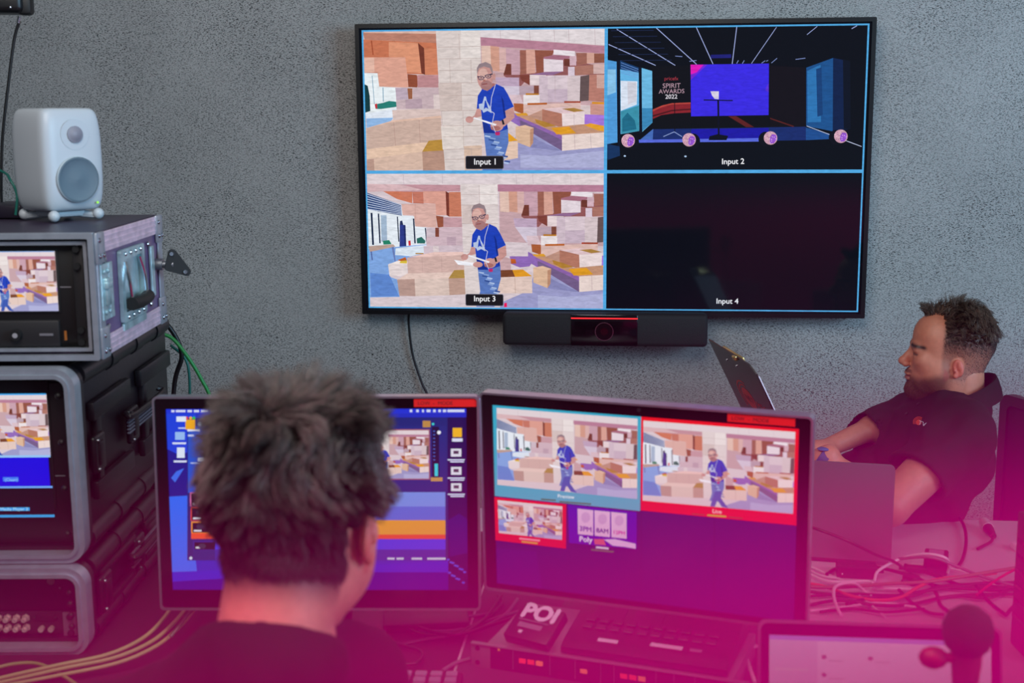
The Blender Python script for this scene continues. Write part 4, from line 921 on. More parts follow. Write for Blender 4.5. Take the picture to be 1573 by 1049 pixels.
tag(MB_led,'tiny blue pilot light in the dark gap between the two monitors','light'); 

# ------------------------------------------------------------------ grey laptop with its lid towards the camera
def rrect(W,H,r,n=6):
    return [(cx+r*math.cos(math.radians(a0+90*k/n)),cy+r*math.sin(math.radians(a0+90*k/n))) for cx,cy,a0 in ((W/2-r,H/2-r,0),(-W/2+r,H/2-r,90),(-W/2+r,-H/2+r,180),(W/2-r,-H/2+r,270)) for k in range(n+1)]
def laptop(name,label,TR,TLx,wid,dep,ang,lidm,pic,yaw,zb=DT,screen=True,mirror=1):
    """root at hinge centre; +y is the lid's back side"""
    root=thing(name,label,'laptop',(TR[0],TR[1],zb),yaw)
    MB().box((0,-dep/2,.007),(wid,dep,.012),.005,3).build('base',lidm,root)
    kb_=MB().box((0,-dep*.33,.0135),(wid*.86,dep*.42,.001)).build('keyboard_well',BLKM,root)
    k=MB()
    for i in range(13):
        for j in range(5): k.box((-wid*.39+i*wid*.065,-dep*.16-j*dep*.083,.0148),(wid*.056,dep*.07,.0018),.0005,1)
    k.build('keys',mat('laptop_key',(24,24,27),.5),kb_)
    MB().box((0,-dep*.76,.0134),(wid*.36,dep*.34,.0006)).build('trackpad',lidm,root)
    M=Matrix.Translation((0,.001,.012))@Matrix.Rotation(ang,4,'X')
    lid=MB().prism(rrect(wid,dep,.012),-.0065,0,Matrix.Translation((0,0,dep/2))@RX90).build('lid',lidm,root,30); lid.matrix_local=M
    bz_=MB().prism(rrect(wid-.008,dep-.008,.010),.0,.0006,Matrix.Translation((0,0,dep/2))@RX90).build('screen_bezel',BLKG,lid,0)
    if pic:
        s=pic.mesh('screen',SM,wid-.032,dep-.042,lid,8e-6); s.location=(-(wid-.032)/2,-.0012,dep-.021)
    MB().cyl((-wid*.4,.002,.010),(wid*.4,.002,.010),.0055,seg=12).build('hinge',DGREY,root)
    return root
GLID=mat('space_grey',(118,112,124),.38,.6)
PG=Pic(1.5); PG.rect((60,70,100),0,0,1,1)
# the hinge centre of the grey laptop: right bottom corner at (1368,866)
br=at(1368,866,Z=DT+.006); bl=at(1245,857,Z=DT+.006); yl=math.atan2(br.y-bl.y,br.x-bl.x)
e=Vector((math.cos(yl),math.sin(yl),0)); hc=br-e*.156
gl=laptop('laptop','grey laptop seen from behind its open lid, on the white desk before the bearded man',(hc.x,hc.y),0,.312,.215,math.radians(-4),GLID,PG,yl+PI)
gl.rotation_euler=(0,0,yl+PI)

# ------------------------------------------------------------------ foreground laptop at the lower right
PF=Pic(1.5); PF.rect((206,184,220),0,0,1,1); PF.rect((150,130,226),0,0,1,.035); PF.rect((190,168,208),0,.035,.22,1); PF.rect((190,184,206),.02,.26,.18,.275)  # white page dimmed and tinted, pink overlay put into its colours
for x_,y_ in ((.25,.16),(.25,.30),(.46,.16)): PF.ell((120,96,130),x_,y_,.012,.018); PF.rect((176,166,190),x_+.02,y_+.02,x_+.09,y_+.035)
PF.rect((120,80,200),.235,.44,.40,.80); PF.rect((200,194,216),.55,.5,.8,.52); PF.rect((200,194,216),.55,.58,.74,.60)
tl=at(1165,950,Y=1.80); tr=at(1541,944,Y=1.80)
wf=(tr-tl).length; angf=math.radians(-14)
hgt=(tl.z-DT-.014)/math.cos(angf); hz=tl.y-math.sin(-angf)*hgt
fl=laptop('laptop','open silver laptop with a bright page on screen, nearest the camera at lower right',((tl.x+tr.x)/2,hz),0,wf,hgt,angf,ALU,PF,math.atan2(tr.y-tl.y,tr.x-tl.x))

# microphone in front of it
q=at(1492,1005,Y=1.43)
mc=thing('microphone','dark foam-topped microphone standing in front of the silver laptop','microphone',(q.x,q.y+.02,DT))
hm=q.z-DT
ft=MB().lathe([(.0,.0),(.045,.0),(.047,.006),(.03,.012),(.009,.018),(.007,hm-.02),(.0,hm-.02)],None,28).build('stand',BLK,mc)
MB().lathe([(.0,hm-.05),(.014,hm-.05),(.017,hm-.02),(.018,hm+.012),(.0,hm+.012)],None,24).build('body',mat('mic_bronze',(120,66,60),.4,.5),mc)
foam=MB().lathe([(.018,hm-.006),(.025,hm+.002),(.0285,hm+.014),(.0285,hm+.026),(.024,hm+.038),(.013,hm+.047),(0,hm+.050)],None,28).build('foam_windscreen',mat('foam',(14,12,14),.95,bump=(500,1.0)),mc)
MB().sph((-.038,-.005,hm-.012),.013,(1.3,1,1),14).cyl((-.03,-.005,hm-.012),(0,0,hm-.012),.006).build('side_knob',mat('red_knob',(150,20,50),.5),mc)
# black box at the right edge
q=at(1574,1010,Z=DT)
eb=thing('equipment_box','tall black equipment box cut off by the right edge of the photo','equipment box',(q.x+.045,q.y+.02,DT),.1)
MB().box((0,0,.125),(.10,.10,.25),.006).build('housing',BLKM,eb)
b=MB()
for k in range(6): b.box((-.0505,0,.06+k*.028),(.002,.07,.006))
b.build('vent_slots',BLKG,eb)
for i in range(4): MB().cyl((-.035+(i%2)*.07,-.035+(i//2)*.07,0),(-.035+(i%2)*.07,-.035+(i//2)*.07,.004),.008).build('foot',RUB,eb)

# ------------------------------------------------------------------ cable mess on the white desk
def box_on(nm,lb,ct_,px,py,w,d,h,rz,m,M2=None):
    q=at(px,py,Z=DT); o=MB().box((0,0,h/2),(w,d,h),.004).build(nm,m,None,35,q); o.rotation_euler=(0,0,rz); return tag(o,lb,ct_)
PSU=mat('psu_black',(24,18,24),.4)
o=box_on('power_brick','flat black power brick between white cables left of the tangle','power brick',1315,884,.082,.045,.026,-.08,PSU)
MB().sph((-.03,-.0232,.01),.0018,seg=8).build('pilot_light',mat('pale_light',(230,210,230),.4),o); MB().cyl((.041,0,.012),(.055,0,.012),.004).build('strain_relief',BLKM,o)
o=box_on('power_plug_adapter','square black plug adapter standing in the middle of the cable tangle','plug adapter',1437,878,.048,.05,.042,-.25,PSU)
MB().box((0,0,.0425),(.03,.03,.001)).build('label_patch',mat('grey_print'),o)
b=MB(); 
q=at(1407,874,Z=DT+.012); o=MB().box((0,0,0),(.042,.018,.014),.004).cyl((-.021,0,0),(-.034,0,0),.004).build('cable_connector',BLKM,None,35,q); o.rotation_euler=(0,0,-.2); tag(o,'slim black inline connector left of the square plug adapter','connector')
q=at(1400,890,Z=DT+.01); o=MB().box((0,0,0),(.026,.03,.02),.005).cyl((-.013,0,0),(-.024,.004,0),.004).build('mains_plug',BLKM,None,35,q); o.rotation_euler=(0,0,.7); tag(o,'small black mains plug lying just below the inline connector','plug')
def dc(nm,lb,pts,r,m,group=None,h=.008):
    P=[]
    for p_ in pts:
        P.append(dz(p_[0],p_[1],p_[2] if len(p_)>2 else h))
    return cable(nm,P,r,m,lb,'cable',group)
dc('laptop_cable','black cable draped down across the grey laptop lid',[(1232,806,.13),(1262,815,.13),(1305,832,.11),(1345,852,.07),(1372,862,.03),(1390,874,.01)],.0032,CB)
o_=bpy.data.objects['laptop_cable']
dc('power_cable','dark cable curving over the desk from its back edge',[(1462,793,.004),(1470,792,.01),(1481,808,.01),(1484,832,.008),(1479,858,.006),(1470,872,.006)],.0038,CB)
dc('white_cable','white cable arched over the square plug adapter',[(1343,893,.006),(1350,876,.02),(1385,858,.03),(1420,851,.05),(1450,856,.05),(1458,866,.03),(1456,880,.01)],.0032,CW)
dc('white_cable','white cable looping upright above the silver laptop',[(1292,946,.006),(1283,925,.02),(1281,905,.03),(1292,897,.03),(1312,896,.03),(1325,905,.012),(1335,915,.006)],.0034,CW)
dc('white_cable','white cable running right from the power brick across the tangle',[(1240,880,.01),(1275,893,.01),(1335,893,.012),(1345,902,.01),(1400,905,.01)],.003,CW)
dc('orange_cable','bright orange cable curving below the power brick',[(1236,895,.01),(1270,902,.012),(1310,916,.012),(1350,922,.012),(1385,917,.014),(1410,902,.016),(1440,890,.02),(1500,884,.02),(1530,880,.02)],.0036,CO)
dc('olive_cable','long olive cable crossing the desk from the right monitor to the right edge',[(1236,901,.016),(1290,902,.018),(1360,897,.02),(1430,893,.022),(1500,882,.024),(1560,872,.026),(1600,862,.03)],.0038,COL_)
dc('red_cable','bright red cable slanting up towards the right edge',[(1500,914,.02),(1520,898,.024),(1545,882,.03),(1575,868,.05),(1600,862,.05)],.0026,CR)
dc('grey_cable','grey cable crossing over the plug adapter to the lower right',[(1380,858,.03),(1430,856,.05),(1470,870,.03),(1510,886,.02),(1560,900,.012),(1600,905,.01)],.0032,CGY)
gB='black cables tangled on the white desk by the right monitor'; lB='black cable lying tangled with others on the white desk right of the right monitor'
R2=random.Random(3)
base_=[[(1240,916),(1300,912),(1380,914),(1440,905),(1520,895),(1600,900)],[(1240,908),(1290,915),(1360,919),(1420,908),(1490,900),(1600,906)],[(1270,882),(1290,872),(1340,870),(1400,885),(1440,900),(1500,905)],[(1240,930),(1290,922),(1350,930),(1400,928),(1470,915),(1600,912)],[(1300,928),(1340,918),(1400,915),(1440,902),(1480,898),(1600,893)],[(1390,868),(1440,885),(1480,900),(1540,905),(1600,898)],[(1380,905),(1400,925),(1425,940),(1450,944)],[(1430,895),(1440,915),(1445,930),(1465,945)],[(1500,900),(1520,925),(1545,945)],[(1545,945),(1560,930),(1580,925)],[(1480,915),(1520,918),(1550,905),(1600,880)],[(1260,940),(1310,935),(1360,940),(1420,935)]]
for k,pts in enumerate(base_):
    dc('desk_cable',lB,[(x_,y_,.006+.006*R2.random()) for x_,y_ in pts],.0030+.0012*R2.random(),CB,gB)
gW='thin pale cables lying along the front of the white desk tangle'; lW='thin pale cable lying along the front of the tangle above the silver laptop'
for k,pts in enumerate(([(1240,868),(1290,890),(1330,905),(1345,930)],[(1245,938),(1300,932),(1350,926),(1420,934)],[(1320,915),(1345,935),(1360,948)],[(1240,874),(1262,884),(1290,889)],[(1400,866),(1440,870),(1480,878),(1530,900)])):
    dc('pale_cable',lW,pts,.0024,CW,gW)
gC='crumpled white cables beside the video switcher'
for pts in ([(1128,975,.02),(1145,980,.03),(1158,985,.02),(1150,1010,.01),(1140,1040,.006)],[(1160,1049,.01),(1150,1020,.02),(1146,1000,.03),(1162,992,.02)]):
    dc('white_cable','white cable crumpled between the video switcher and the silver laptop',pts,.0034,CW,gC)
# XLR connector at the right
q=at(1532,812,Z=DT+.012); q2=at(1550,836,Z=DT+.012)
xl=thing('microphone_connector','silver and black round cable connector lying at the right end of the desk','connector',(q.x-.02,q.y+.03,DT+.012),math.atan2(q2.y-q.y,q2.x-q.x))
MB().cyl((-.006,0,.002),(.032,0,.002),.0125,seg=20).build('metal_shell',mat('bright_shell',(220,214,220),.3,.4),xl)
MB().cyl((.030,0,.001),(.085,0,0),.012,.007,seg=20).build('boot',BLKM,xl)
MB().tube([(.074,0,0),(.11,-.01,-.004),(.16,-.05,-.006)],.0035).build('cable_tail',CB,xl)
box_on('cable_plug_white','small white plug by the right edge below the round connector','plug',1566,845,.03,.03,.016,.3,mat('white_plastic',(215,210,218),.4))

# ------------------------------------------------------------------ office chair
def office_chair(label,loc,rz):
    c=thing('office_chair',label,'chair',loc,rz)
    # faces -y ; backrest on +y side
    MESHM=mat('chair_mesh',(26,24,40),.8,bump=(900,1.0)); FR=mat('chair_frame',(12,12,14),.45)
    b=MB().frame(.46,.46,.028,-.012,.012,.03,Matrix.Translation((0,.24,.71))@RX90,.02); b.build('backrest_frame',FR,c)
    MB().box((0,.24,.71),(.42,.008,.42),.003).build('backrest_mesh',MESHM,c)
    MB().box((0,.0,.47),(.48,.46,.07),.03,3).build('seat',mat('chair_fabric',(20,20,26),.9,bump=(400,.5)),c)
    MB().tube([(0,.10,.42),(0,.26,.44),(0,.30,.56),(0,.262,.68)],.022,10).build('back_post',FR,c)
    for s in (-1,1):
        a=MB().tube([(s*.20,.05,.43),(s*.29,.05,.45),(s*.295,.05,.66)],.014,10).build('armrest_post',FR,c)
        MB().box((s*.295,.06,.675),(.07,.19,.03),.014,3).build('armrest_pad',FR,a)
    MB().cyl((0,0,.10),(0,0,.43),.026).build('gas_lift',FR,c)
    for k in range(5):
        a=2*PI*k/5+.3
        l=MB().tube([(0,0,.10),(.17*math.cos(a),.17*math.sin(a),.085),(.30*math.cos(a),.30*math.sin(a),.062)],.02,10,.012).build('leg',FR,c)
        MB().cyl((.30*math.cos(a)-.02*math.sin(a),.30*math.sin(a)+.02*math.cos(a),.027),(.30*math.cos(a)+.02*math.sin(a),.30*math.sin(a)-.02*math.cos(a),.027),.027).build('caster',RUB,l)
    return c
ch=at(1548,700,Y=3.30)
FD=math.atan2(-.42,-.90)       # the way the bearded man faces (on the floor)
# backrest edge at px 1545 -> centre of the back lies further right
cx,cy=ch.x+.21-.24*0.83+.0,3.30-.02
office_chair('black mesh-backed office chair behind the bearded man at the right edge',(at(1600,700,Y=3.35).x-.160,3.27,0),FD+PI/2)

# ------------------------------------------------------------------ bodies: smooth-blended volumes meshed on a grid
def smin(a,b,k):
    if k<=0: return np.minimum(a,b)
    h=np.clip(.5+.5*(b-a)/k,0,1); return b*(1-h)+a*h-k*h*(1-h)
class Vol:
    def __init__(s,lo,hi,h):
        s.h=h; s.lo=np.array(lo,float); s.n=np.ceil((np.array(hi)-s.lo)/h).astype(int)+1
        s.ax=[s.lo[i]+np.arange(s.n[i])*h for i in range(3)]
        s.d=np.full(s.n,1.0,np.float32)
    def region(s,blo,bhi):
        i0=[max(0,int((blo[i]-s.lo[i])/s.h)) for i in range(3)]; i1=[min(s.n[i],int((bhi[i]-s.lo[i])/s.h)+2) for i in range(3)]
        if any(a>=b for a,b in zip(i0,i1)): return None,None
        sl=tuple(slice(a,b) for a,b in zip(i0,i1))
        X=np.meshgrid(*[s.ax[i][sl[i]] for i in range(3)],indexing='ij'); return sl,X
    def _ap(s,sl,d,k,op,):
        a=s.d[sl]
        if op=='add': s.d[sl]=smin(a,d,k)
        else: s.d[sl]=-smin(-a,d,k)
    def ell(s,c,r,k=.01,op='add',R=None):
        c=np.array(c,float); r=np.array(r,float); m=max(r)+k+s.h*3+.01
        sl,X=s.region(c-m,c+m)
        if sl is None: return s
        P=[X[i]-c[i] for i in range(3)]
        if R is not None:
            R=np.array(R); P=[sum(P[j]*R[j][i] for j in range(3)) for i in range(3)]   # columns of R are local axes
        k0=np.sqrt(sum((P[i]/r[i])**2 for i in range(3)))+1e-9; k1=np.sqrt(sum((P[i]/r[i]**2)**2 for i in range(3)))+1e-9
        s._ap(sl,(k0*(k0-1)/k1),k,op); return s
    def cone(s,a,b,ra,rb,k=.01,op='add',cut=None,sq=None):
        """round cone from a to b; cut=(point, normal) trims it beyond the plane"""
        a=np.array(a,float); b=np.array(b,float); m=max(ra,rb)+k+s.h*3+.01
        sl,X=s.region(np.minimum(a,b)-m,np.maximum(a,b)+m)
        if sl is None: return s
        ba=b-a; L2=ba@ba; P=[X[i]-a[i] for i in range(3)]
        t=np.clip(sum(P[i]*ba[i] for i in range(3))/L2,0,1)
        d=np.sqrt(sum((P[i]-t*ba[i])**2 for i in range(3)))-(ra+(rb-ra)*t)
        if cut is not None:
            for cp,cn in (cut if isinstance(cut,list) else [cut]):
                cn=np.array(cn,float); cn/=np.linalg.norm(cn); d=np.maximum(d,sum((X[i]-cp[i])*cn[i] for i in range(3)))
        s._ap(sl,d,k,op); return s
    def plane(s,p,n,k=0.0):
        n=np.array(n,float); n/=np.linalg.norm(n)
        X=np.meshgrid(*s.ax,indexing='ij'); d=sum((X[i]-p[i])*n[i] for i in range(3)); s.d=np.maximum(s.d,d.astype(np.float32)) if k==0 else -smin(-s.d,-d,k); return s
    def noise(s,amp,freq,seed=0,fn=None,oct=5):
        r=np.random.RandomState(seed); X=np.meshgrid(*s.ax,indexing='ij'); o=0
        for i in range(oct):
            v=r.normal(size=3); v/=np.linalg.norm(v); f=freq*(1+.6*i); o=o+np.sin((X[0]*v[0]+X[1]*v[1]+X[2]*v[2])*f+r.rand()*6+1.6*np.sin((X[0]*v[1]-X[2]*v[0])*f*.5))/(1+.4*i)
        if fn is not None: o=o*fn(*X)
        s.d=s.d+(amp*o).astype(np.float32); return s
    def mesh(s):
        d=s.d; n=s.n; ins=d<0
        c=np.zeros(n-1,np.int8)
        for i in (0,1):
            for j in (0,1):
                for k in (0,1): c+=ins[i:n[0]-1+i,j:n[1]-1+j,k:n[2]-1+k]
        act=np.argwhere((c>0)&(c<8)); idx=-np.ones(n-1,np.int64); idx[tuple(act.T)]=np.arange(len(act))
        cor={}
        for i in (0,1):
            for j in (0,1):
                for k in (0,1): cor[i,j,k]=d[act[:,0]+i,act[:,1]+j,act[:,2]+k]
        S=np.zeros((len(act),3)); C=np.zeros(len(act))
        K=list(cor)
        for a in K:
            for b in K:
                if sum(abs(a[q]-b[q]) for q in range(3))==1 and a<b:
                    da,db=cor[a],cor[b]; m=(da<0)!=(db<0); t=np.where(m,da/(da-db+1e-12*(da==db)),0)
                    p=np.array(a)[None]+t[:,None]*(np.array(b)-np.array(a))[None]; S[m]+=p[m]; C[m]+=1
        V=(act+S/C[:,None])*s.h+s.lo
        Fs=[]
        for ax in range(3):
            o=[q for q in range(3) if q!=ax]
            sl0=[slice(1,n[q]-1) for q in range(3)]; sl1=list(sl0); sl0[ax]=slice(0,n[ax]-1); sl1[ax]=slice(1,n[ax])
            a=ins[tuple(sl0)]; b=ins[tuple(sl1)]; E=np.argwhere(a!=b); sg=a[tuple(E.T)]
            base=E.copy(); 
            for q in o: base[:,q]+=1
            def cell(d1,d2):
                q=base.copy(); q[:,o[0]]-=d1; q[:,o[1]]-=d2; return idx[tuple(q.T)]
            Q=np.stack([cell(1,1),cell(0,1),cell(0,0),cell(1,0)],1)
            fl=sg if ax!=1 else ~sg
            Q[~fl]=Q[~fl][:,::-1]; Fs.append(Q)
        F=np.concatenate(Fs); F=F[(F>=0).all(1)]
        return V,F
def smooth_mesh(V,F,it=2,lam=.5):
    for _ in range(it):
        A=np.zeros_like(V); c=np.zeros(len(V))
        for k in range(4):
            a=F[:,k]; b=F[:,(k+1)%4]; np.add.at(A,a,V[b]); np.add.at(A,b,V[a]); np.add.at(c,a,1); np.add.at(c,b,1)
        V=V+lam*(A/np.maximum(c,1)[:,None]-V)
    return V
def vnormals(V,F):
    n=np.cross(V[F[:,2]]-V[F[:,0]],V[F[:,3]]-V[F[:,1]]); N=np.zeros_like(V)
    for k in range(4): np.add.at(N,F[:,k],n)
    return N/(np.linalg.norm(N,axis=1)[:,None]+1e-12)
def mesh_obj(name,V,F,m,parent,cols=None,off=(0,0,0)):
    V=np.asarray(V)-np.array(off); me=bpy.data.meshes.new(name)
    me.vertices.add(len(V)); me.vertices.foreach_set('co',V.astype('f').ravel())
    F=np.asarray(F); k=F.shape[1]
    me.loops.add(F.size); me.loops.foreach_set('vertex_index',F.astype('i').ravel())
    me.polygons.add(len(F)); me.polygons.foreach_set('loop_start',np.arange(0,F.size,k,dtype='i')); 
    me.update(calc_edges=True); me.validate()
    me.polygons.foreach_set('use_smooth',[True]*len(me.polygons))
    if cols is not None:
        a=me.color_attributes.new('Col','FLOAT_COLOR','POINT'); c=np.ones((len(V),4),'f'); c[:,:3]=cols; a.data.foreach_set('color',c.ravel())
    me.materials.append(m); o=bpy.data.objects.new(name,me); COL.objects.link(o)
    if parent: o.parent=parent
    return o
def L3(*c): return np.array([lin(x) for x in c])
def sst(x,a,b):
    t=np.clip((x-a)/(b-a),0,1); return t*t*(3-2*t)
def skin_mat(name,rough=.48):
    m=mat(name,(200,150,130),rough,attr='Col',noise=(90,.07),bump=(900,.25)); b=m.node_tree.nodes['Principled BSDF']
    b.inputs['Subsurface Weight'].default_value=.12; b.inputs['Subsurface Radius'].default_value=(.012,.004,.002); b.inputs['Subsurface Scale'].default_value=.5; return m
SKIN=skin_mat('skin')
HAIRM=mat('hair_strands',(60,50,44),.45,attr='Col',spec=.4)
CLOTHM=mat('black_cloth',(13,12,15),.85,bump=(700,.4),spec=.25)

def head_vol(h=.0025,beard=False,heavy=1.0,earz=0.0,es=1.0):
    v=Vol((-.115,-.135,-.19),(.115,.15,.16),h); E=v.ell
    E((0,-.018,.035),(.076,.094,.084),.0); E((0,.044,.042),(.063,.050,.056),.03); E((0,.030,-.030),(.064*heavy,.062,.070),.03)
    E((0,.046,-.078),(.048*heavy,.040,.040),.03)
    for s in (-1,1):
        E((s*.046*heavy,.004,-.062),(.022,.034,.038),.03); E((s*.043,.064,-.020),(.020,.022,.020),.02); E((s*.024,.086,.013),(.024,.011,.008),.014)
        E((s*.05,.03,-.045),(.02,.03,.03),.02)
    E((0,.080,-.100),(.021,.016,.018),.018)
    v.cone((0,.088,.004),(0,.108,-.029),.0085,.0115,.010); E((0,.1125,-.033),(.0115,.0105,.010),.006)
    for s in (-1,1):
        E((s*.0125,.104,-.038),(.0075,.010,.0075),.006)
        E((s*.032,.100,-.004),(.016,.011,.0105),.012,'sub')
        E((s*.031,.0790,-.004),(.0125,.0125,.0125),.002)
        E((s*.032,.0855,.0035),(.0155,.0075,.0055),.004,R=None)       # upper lid
        E((s*.032,.0845,-.0115),(.014,.0065,.004),.004)             # lower lid
        E((s*.006,.109,-.0455),(.0035,.006,.003),.002,'sub')
    E((0,.091,-.058),(.020,.009,.008),.008); E((0,.0955,-.0635),(.0215,.0075,.0055),.005); E((0,.0945,-.0750),(.019,.0075,.0062),.005)
    E((0,.104,-.0690),(.021,.0075,.0016),.002,'sub'); E((0,.100,-.085),(.015,.008,.006),.008,'sub')
    E((0,.052,-.112),(.030,.030,.014),.02)
    for s in (-1,1):
        a=math.radians(18)*s; R=np.array([[math.cos(a),-math.sin(a),0],[math.sin(a),math.cos(a),0],[0,0,1]]); t=math.radians(-14); R=R@np.array([[1,0,0],[0,math.cos(t),-math.sin(t)],[0,math.sin(t),math.cos(t)]])
        c=np.array((s*.0790,-.008-earz,-.012-earz))
        E(c,(.0075,.0178*es,.0300*es),.004,R=R); E(c+np.array((s*.0065,.003,.001)),(.0048,.0110*es,.0205*es),.003,'sub',R=R)
        E(c+np.array((s*.004,-.001,.004)),(.0035,.006*es,.012*es),.003,R=R); E(c+np.array((s*.005,.010*es,-.008*es)),(.004,.004,.0055),.003)
        E(c+np.array((s*.002,.006*es,-.027*es)),(.0055,.008*es,.0085*es),.004)
    # neck
    v.cone((0,-.030,-.030),(0,-.052,-.19),.056*heavy,.060*heavy,.028)
    v.ell((0,.045,-.125),(.05,.05,.05),.0,'sub') if False else None
    return v

def strands(root_p,root_n,flow,length,rad,color,nseg=7,curl=.35,lift=.35,seed=0,clump=0,jit=.25,sink=.004,grav=0.0,taper=1.0,clump_s=.75,cf=55):
    """root_p,root_n (N,3); flow(p)->(N,3) direction field; returns V,F,cols"""
    r=np.random.RandomState(seed); N=len(root_p)
    length=np.broadcast_to(length,(N,)).astype(float); P=root_p-root_n*sink
    paths=np.zeros((N,nseg+1,3)); paths[:,0]=P; ph=r.rand(3,3)*6; fr=r.normal(size=(3,3))*cf
    rj=r.normal(size=(N,3))*jit
    D=root_n.copy()
    for j in range(nseg):
        f=flow(P); t=(j+1)/nseg; w=min(1,t*1.6)*(1-lift)+.15
        q=np.sin(P@fr.T+ph[0]+t*2.0)*curl
        Dn=D*(1-w)+ (f+rj*.6+q)*w + np.array((0,0,-1.))*grav*t + root_n*lift*(1-t)*.5
        # stay outside the scalp: no inward component
        inn=np.minimum(0,(Dn*root_n).sum(1)+.25*(t))[:,None]; Dn=Dn-root_n*inn*.8*(1-t*.6)
        D=Dn/(np.linalg.norm(Dn,axis=1)[:,None]+1e-9); P=P+D*(length/nseg)[:,None]; paths[:,j+1]=P
    if clump:
        g=r.choice(N,clump,replace=False); G=root_p[g]; own=np.zeros(N,int)
        for s0 in range(0,N,2000):
            own[s0:s0+2000]=((root_p[s0:s0+2000,None]-G[None])**2).sum(2).argmin(1)
        gp=paths[g][own]; t=np.linspace(0,1,nseg+1)[None,:,None]; w=clump_s*t**1.3
        paths=paths*(1-w)+gp*w
    T=np.gradient(paths,axis=1); T/=np.linalg.norm(T,axis=2)[:,:,None]+1e-9
    U=np.cross(T,root_n[:,None,:]+.01); U/=np.linalg.norm(U,axis=2)[:,:,None]+1e-9; Wv=np.cross(T,U)
    tt=np.linspace(0,1,nseg+1); rr=(np.broadcast_to(rad,(N,))[:,None]*(1-tt[None]**2*.92*taper))[:,:,None]
    ring=[]
    for k in range(3):
        a=2*PI*k/3; ring.append(paths+(U*math.cos(a)+Wv*math.sin(a))*rr)
    V=np.stack(ring,2).reshape(-1,3); b=(np.arange(N)*(nseg+1)*3)[:,None,None]; j=(np.arange(nseg)*3)[None,:,None]; k=np.arange(3)[None,None,:]; k2=(k+1)%3
    F=np.stack([b+j+k,b+j+k2,b+j+3+k2,b+j+3+k],3).reshape(-1,4)
    c=np.repeat(color,(nseg+1)*3,axis=0)
    return V,F,c

def hand_into(v,wrist,dirn,palm_n,side,curl=.5,L=.185,k=.006,spread=.06):
    """dirn: towards the fingertips, palm_n: out of the palm, side=+1 when the thumb lies along cross(dirn, palm_n)"""
    w=np.array(wrist,float); d=np.array(dirn,float); d/=np.linalg.norm(d); n=np.array(palm_n,float); n-=d*(n@d); n/=np.linalg.norm(n); s_=np.cross(d,n)*side
    R=np.stack([s_,d,n],1); s=L/.185
    v.ell(w+d*.045*s,(.038*s,.050*s,.0145*s),k,R=R); v.cone(w-d*.02,w+d*.02*s,.024*s,.023*s,.012)
    for i,(off,ln) in enumerate(((.027,.072),(.009,.080),(-.009,.074),(-.026,.058))):
        p=w+d*.085*s+s_*off*s; dd=d+s_*spread*(1.5-i)*.6; dd/=np.linalg.norm(dd); a=0
        for q,fr in enumerate((.45,.31,.24)):
            a+=curl*(.55,.75,.6)[q]*(1+.12*i); di=dd*math.cos(a)+n*math.sin(a); p2=p+di*ln*fr*s; v.cone(p,p2,(.0092-.0009*q)*s,(.0086-.001*q)*s,.003 if q else .006); p=p2
    p=w+d*.022*s+s_*.026*s+n*.004; dd=s_*.75+d*.62+n*.25*curl; dd/=np.linalg.norm(dd)
    p2=p+dd*.034*s; v.cone(p,p2,.0135*s,.0105*s,.008); dd2=d*.86+s_*.35+n*(.25+.4*curl); dd2/=np.linalg.norm(dd2); p3=p2+dd2*.030*s; v.cone(p2,p3,.0105*s,.0095*s,.003); dd3=d*.9+s_*.05+n*(.3+.5*curl); dd3/=np.linalg.norm(dd3); v.cone(p3,p3+dd3*.024*s,.0095*s,.0078*s,.003)

# ================================================================== bearded man at the right
def basis(f,upv=(0,0,1),roll=0):
    f=Vector(f).normalized(); r=f.cross(Vector(upv)).normalized(); u=r.cross(f)
    if roll: q=Matrix.Rotation(roll,3,f); r=q@r; u=q@u
    return Matrix(((r.x,f.x,u.x),(r.y,f.y,u.y),(r.z,f.z,u.z)))
RTv,FWv=Vector((math.cos(YAW),math.sin(YAW),0)),Vector((-math.sin(YAW),math.cos(YAW),0))
# head: faces left in the picture, turned a little away, chin level
hf=(-RTv*.97+FWv*.20); hf.z=.09; H2=basis(hf,roll=math.radians(0))
HC=at(1457,543,Y=3.10); HS=.905
base2=at(1385,860,Y=3.24); 
man2=thing('person','seated bearded man in a black polo shirt holding a clipboard beside the wall','person',(base2.x,base2.y,0))
off2=np.array((base2.x,base2.y,0))
def h2w(V,H=H2,C=HC,S=HS): return np.asarray(V)@np.array(H).T*S+np.array(C)
hv=head_vol(.0025,True,1.07,.010,.78); Vh,Fh=hv.mesh(); Vh=smooth_mesh(Vh,Fh,1); Nh=vnormals(Vh,Fh)
def fbm(V,f,seed):
    r=np.random.RandomState(seed); o=0
    for i in range(6):
        v=r.normal(size=3)*f*(1+.5*i); o=o+np.sin(V@v+r.rand()*6)/(1+.5*i)
    return o/3
def hair_side(V):   # short cropped sides and nape of the bearded man: 0..1
    x,y,z=np.abs(V[:,0]),V[:,1],V[:,2]
    front=.031-.12*np.clip(-z,0,1)   # temple line
    m=sst(z,-.075,-.02)*(1-sst(y,front-.012,front))
    m*=sst(((y+.016)/.019)**2+((z+.022)/.029)**2+(x<.06)*9,.75,1.15)
    return m
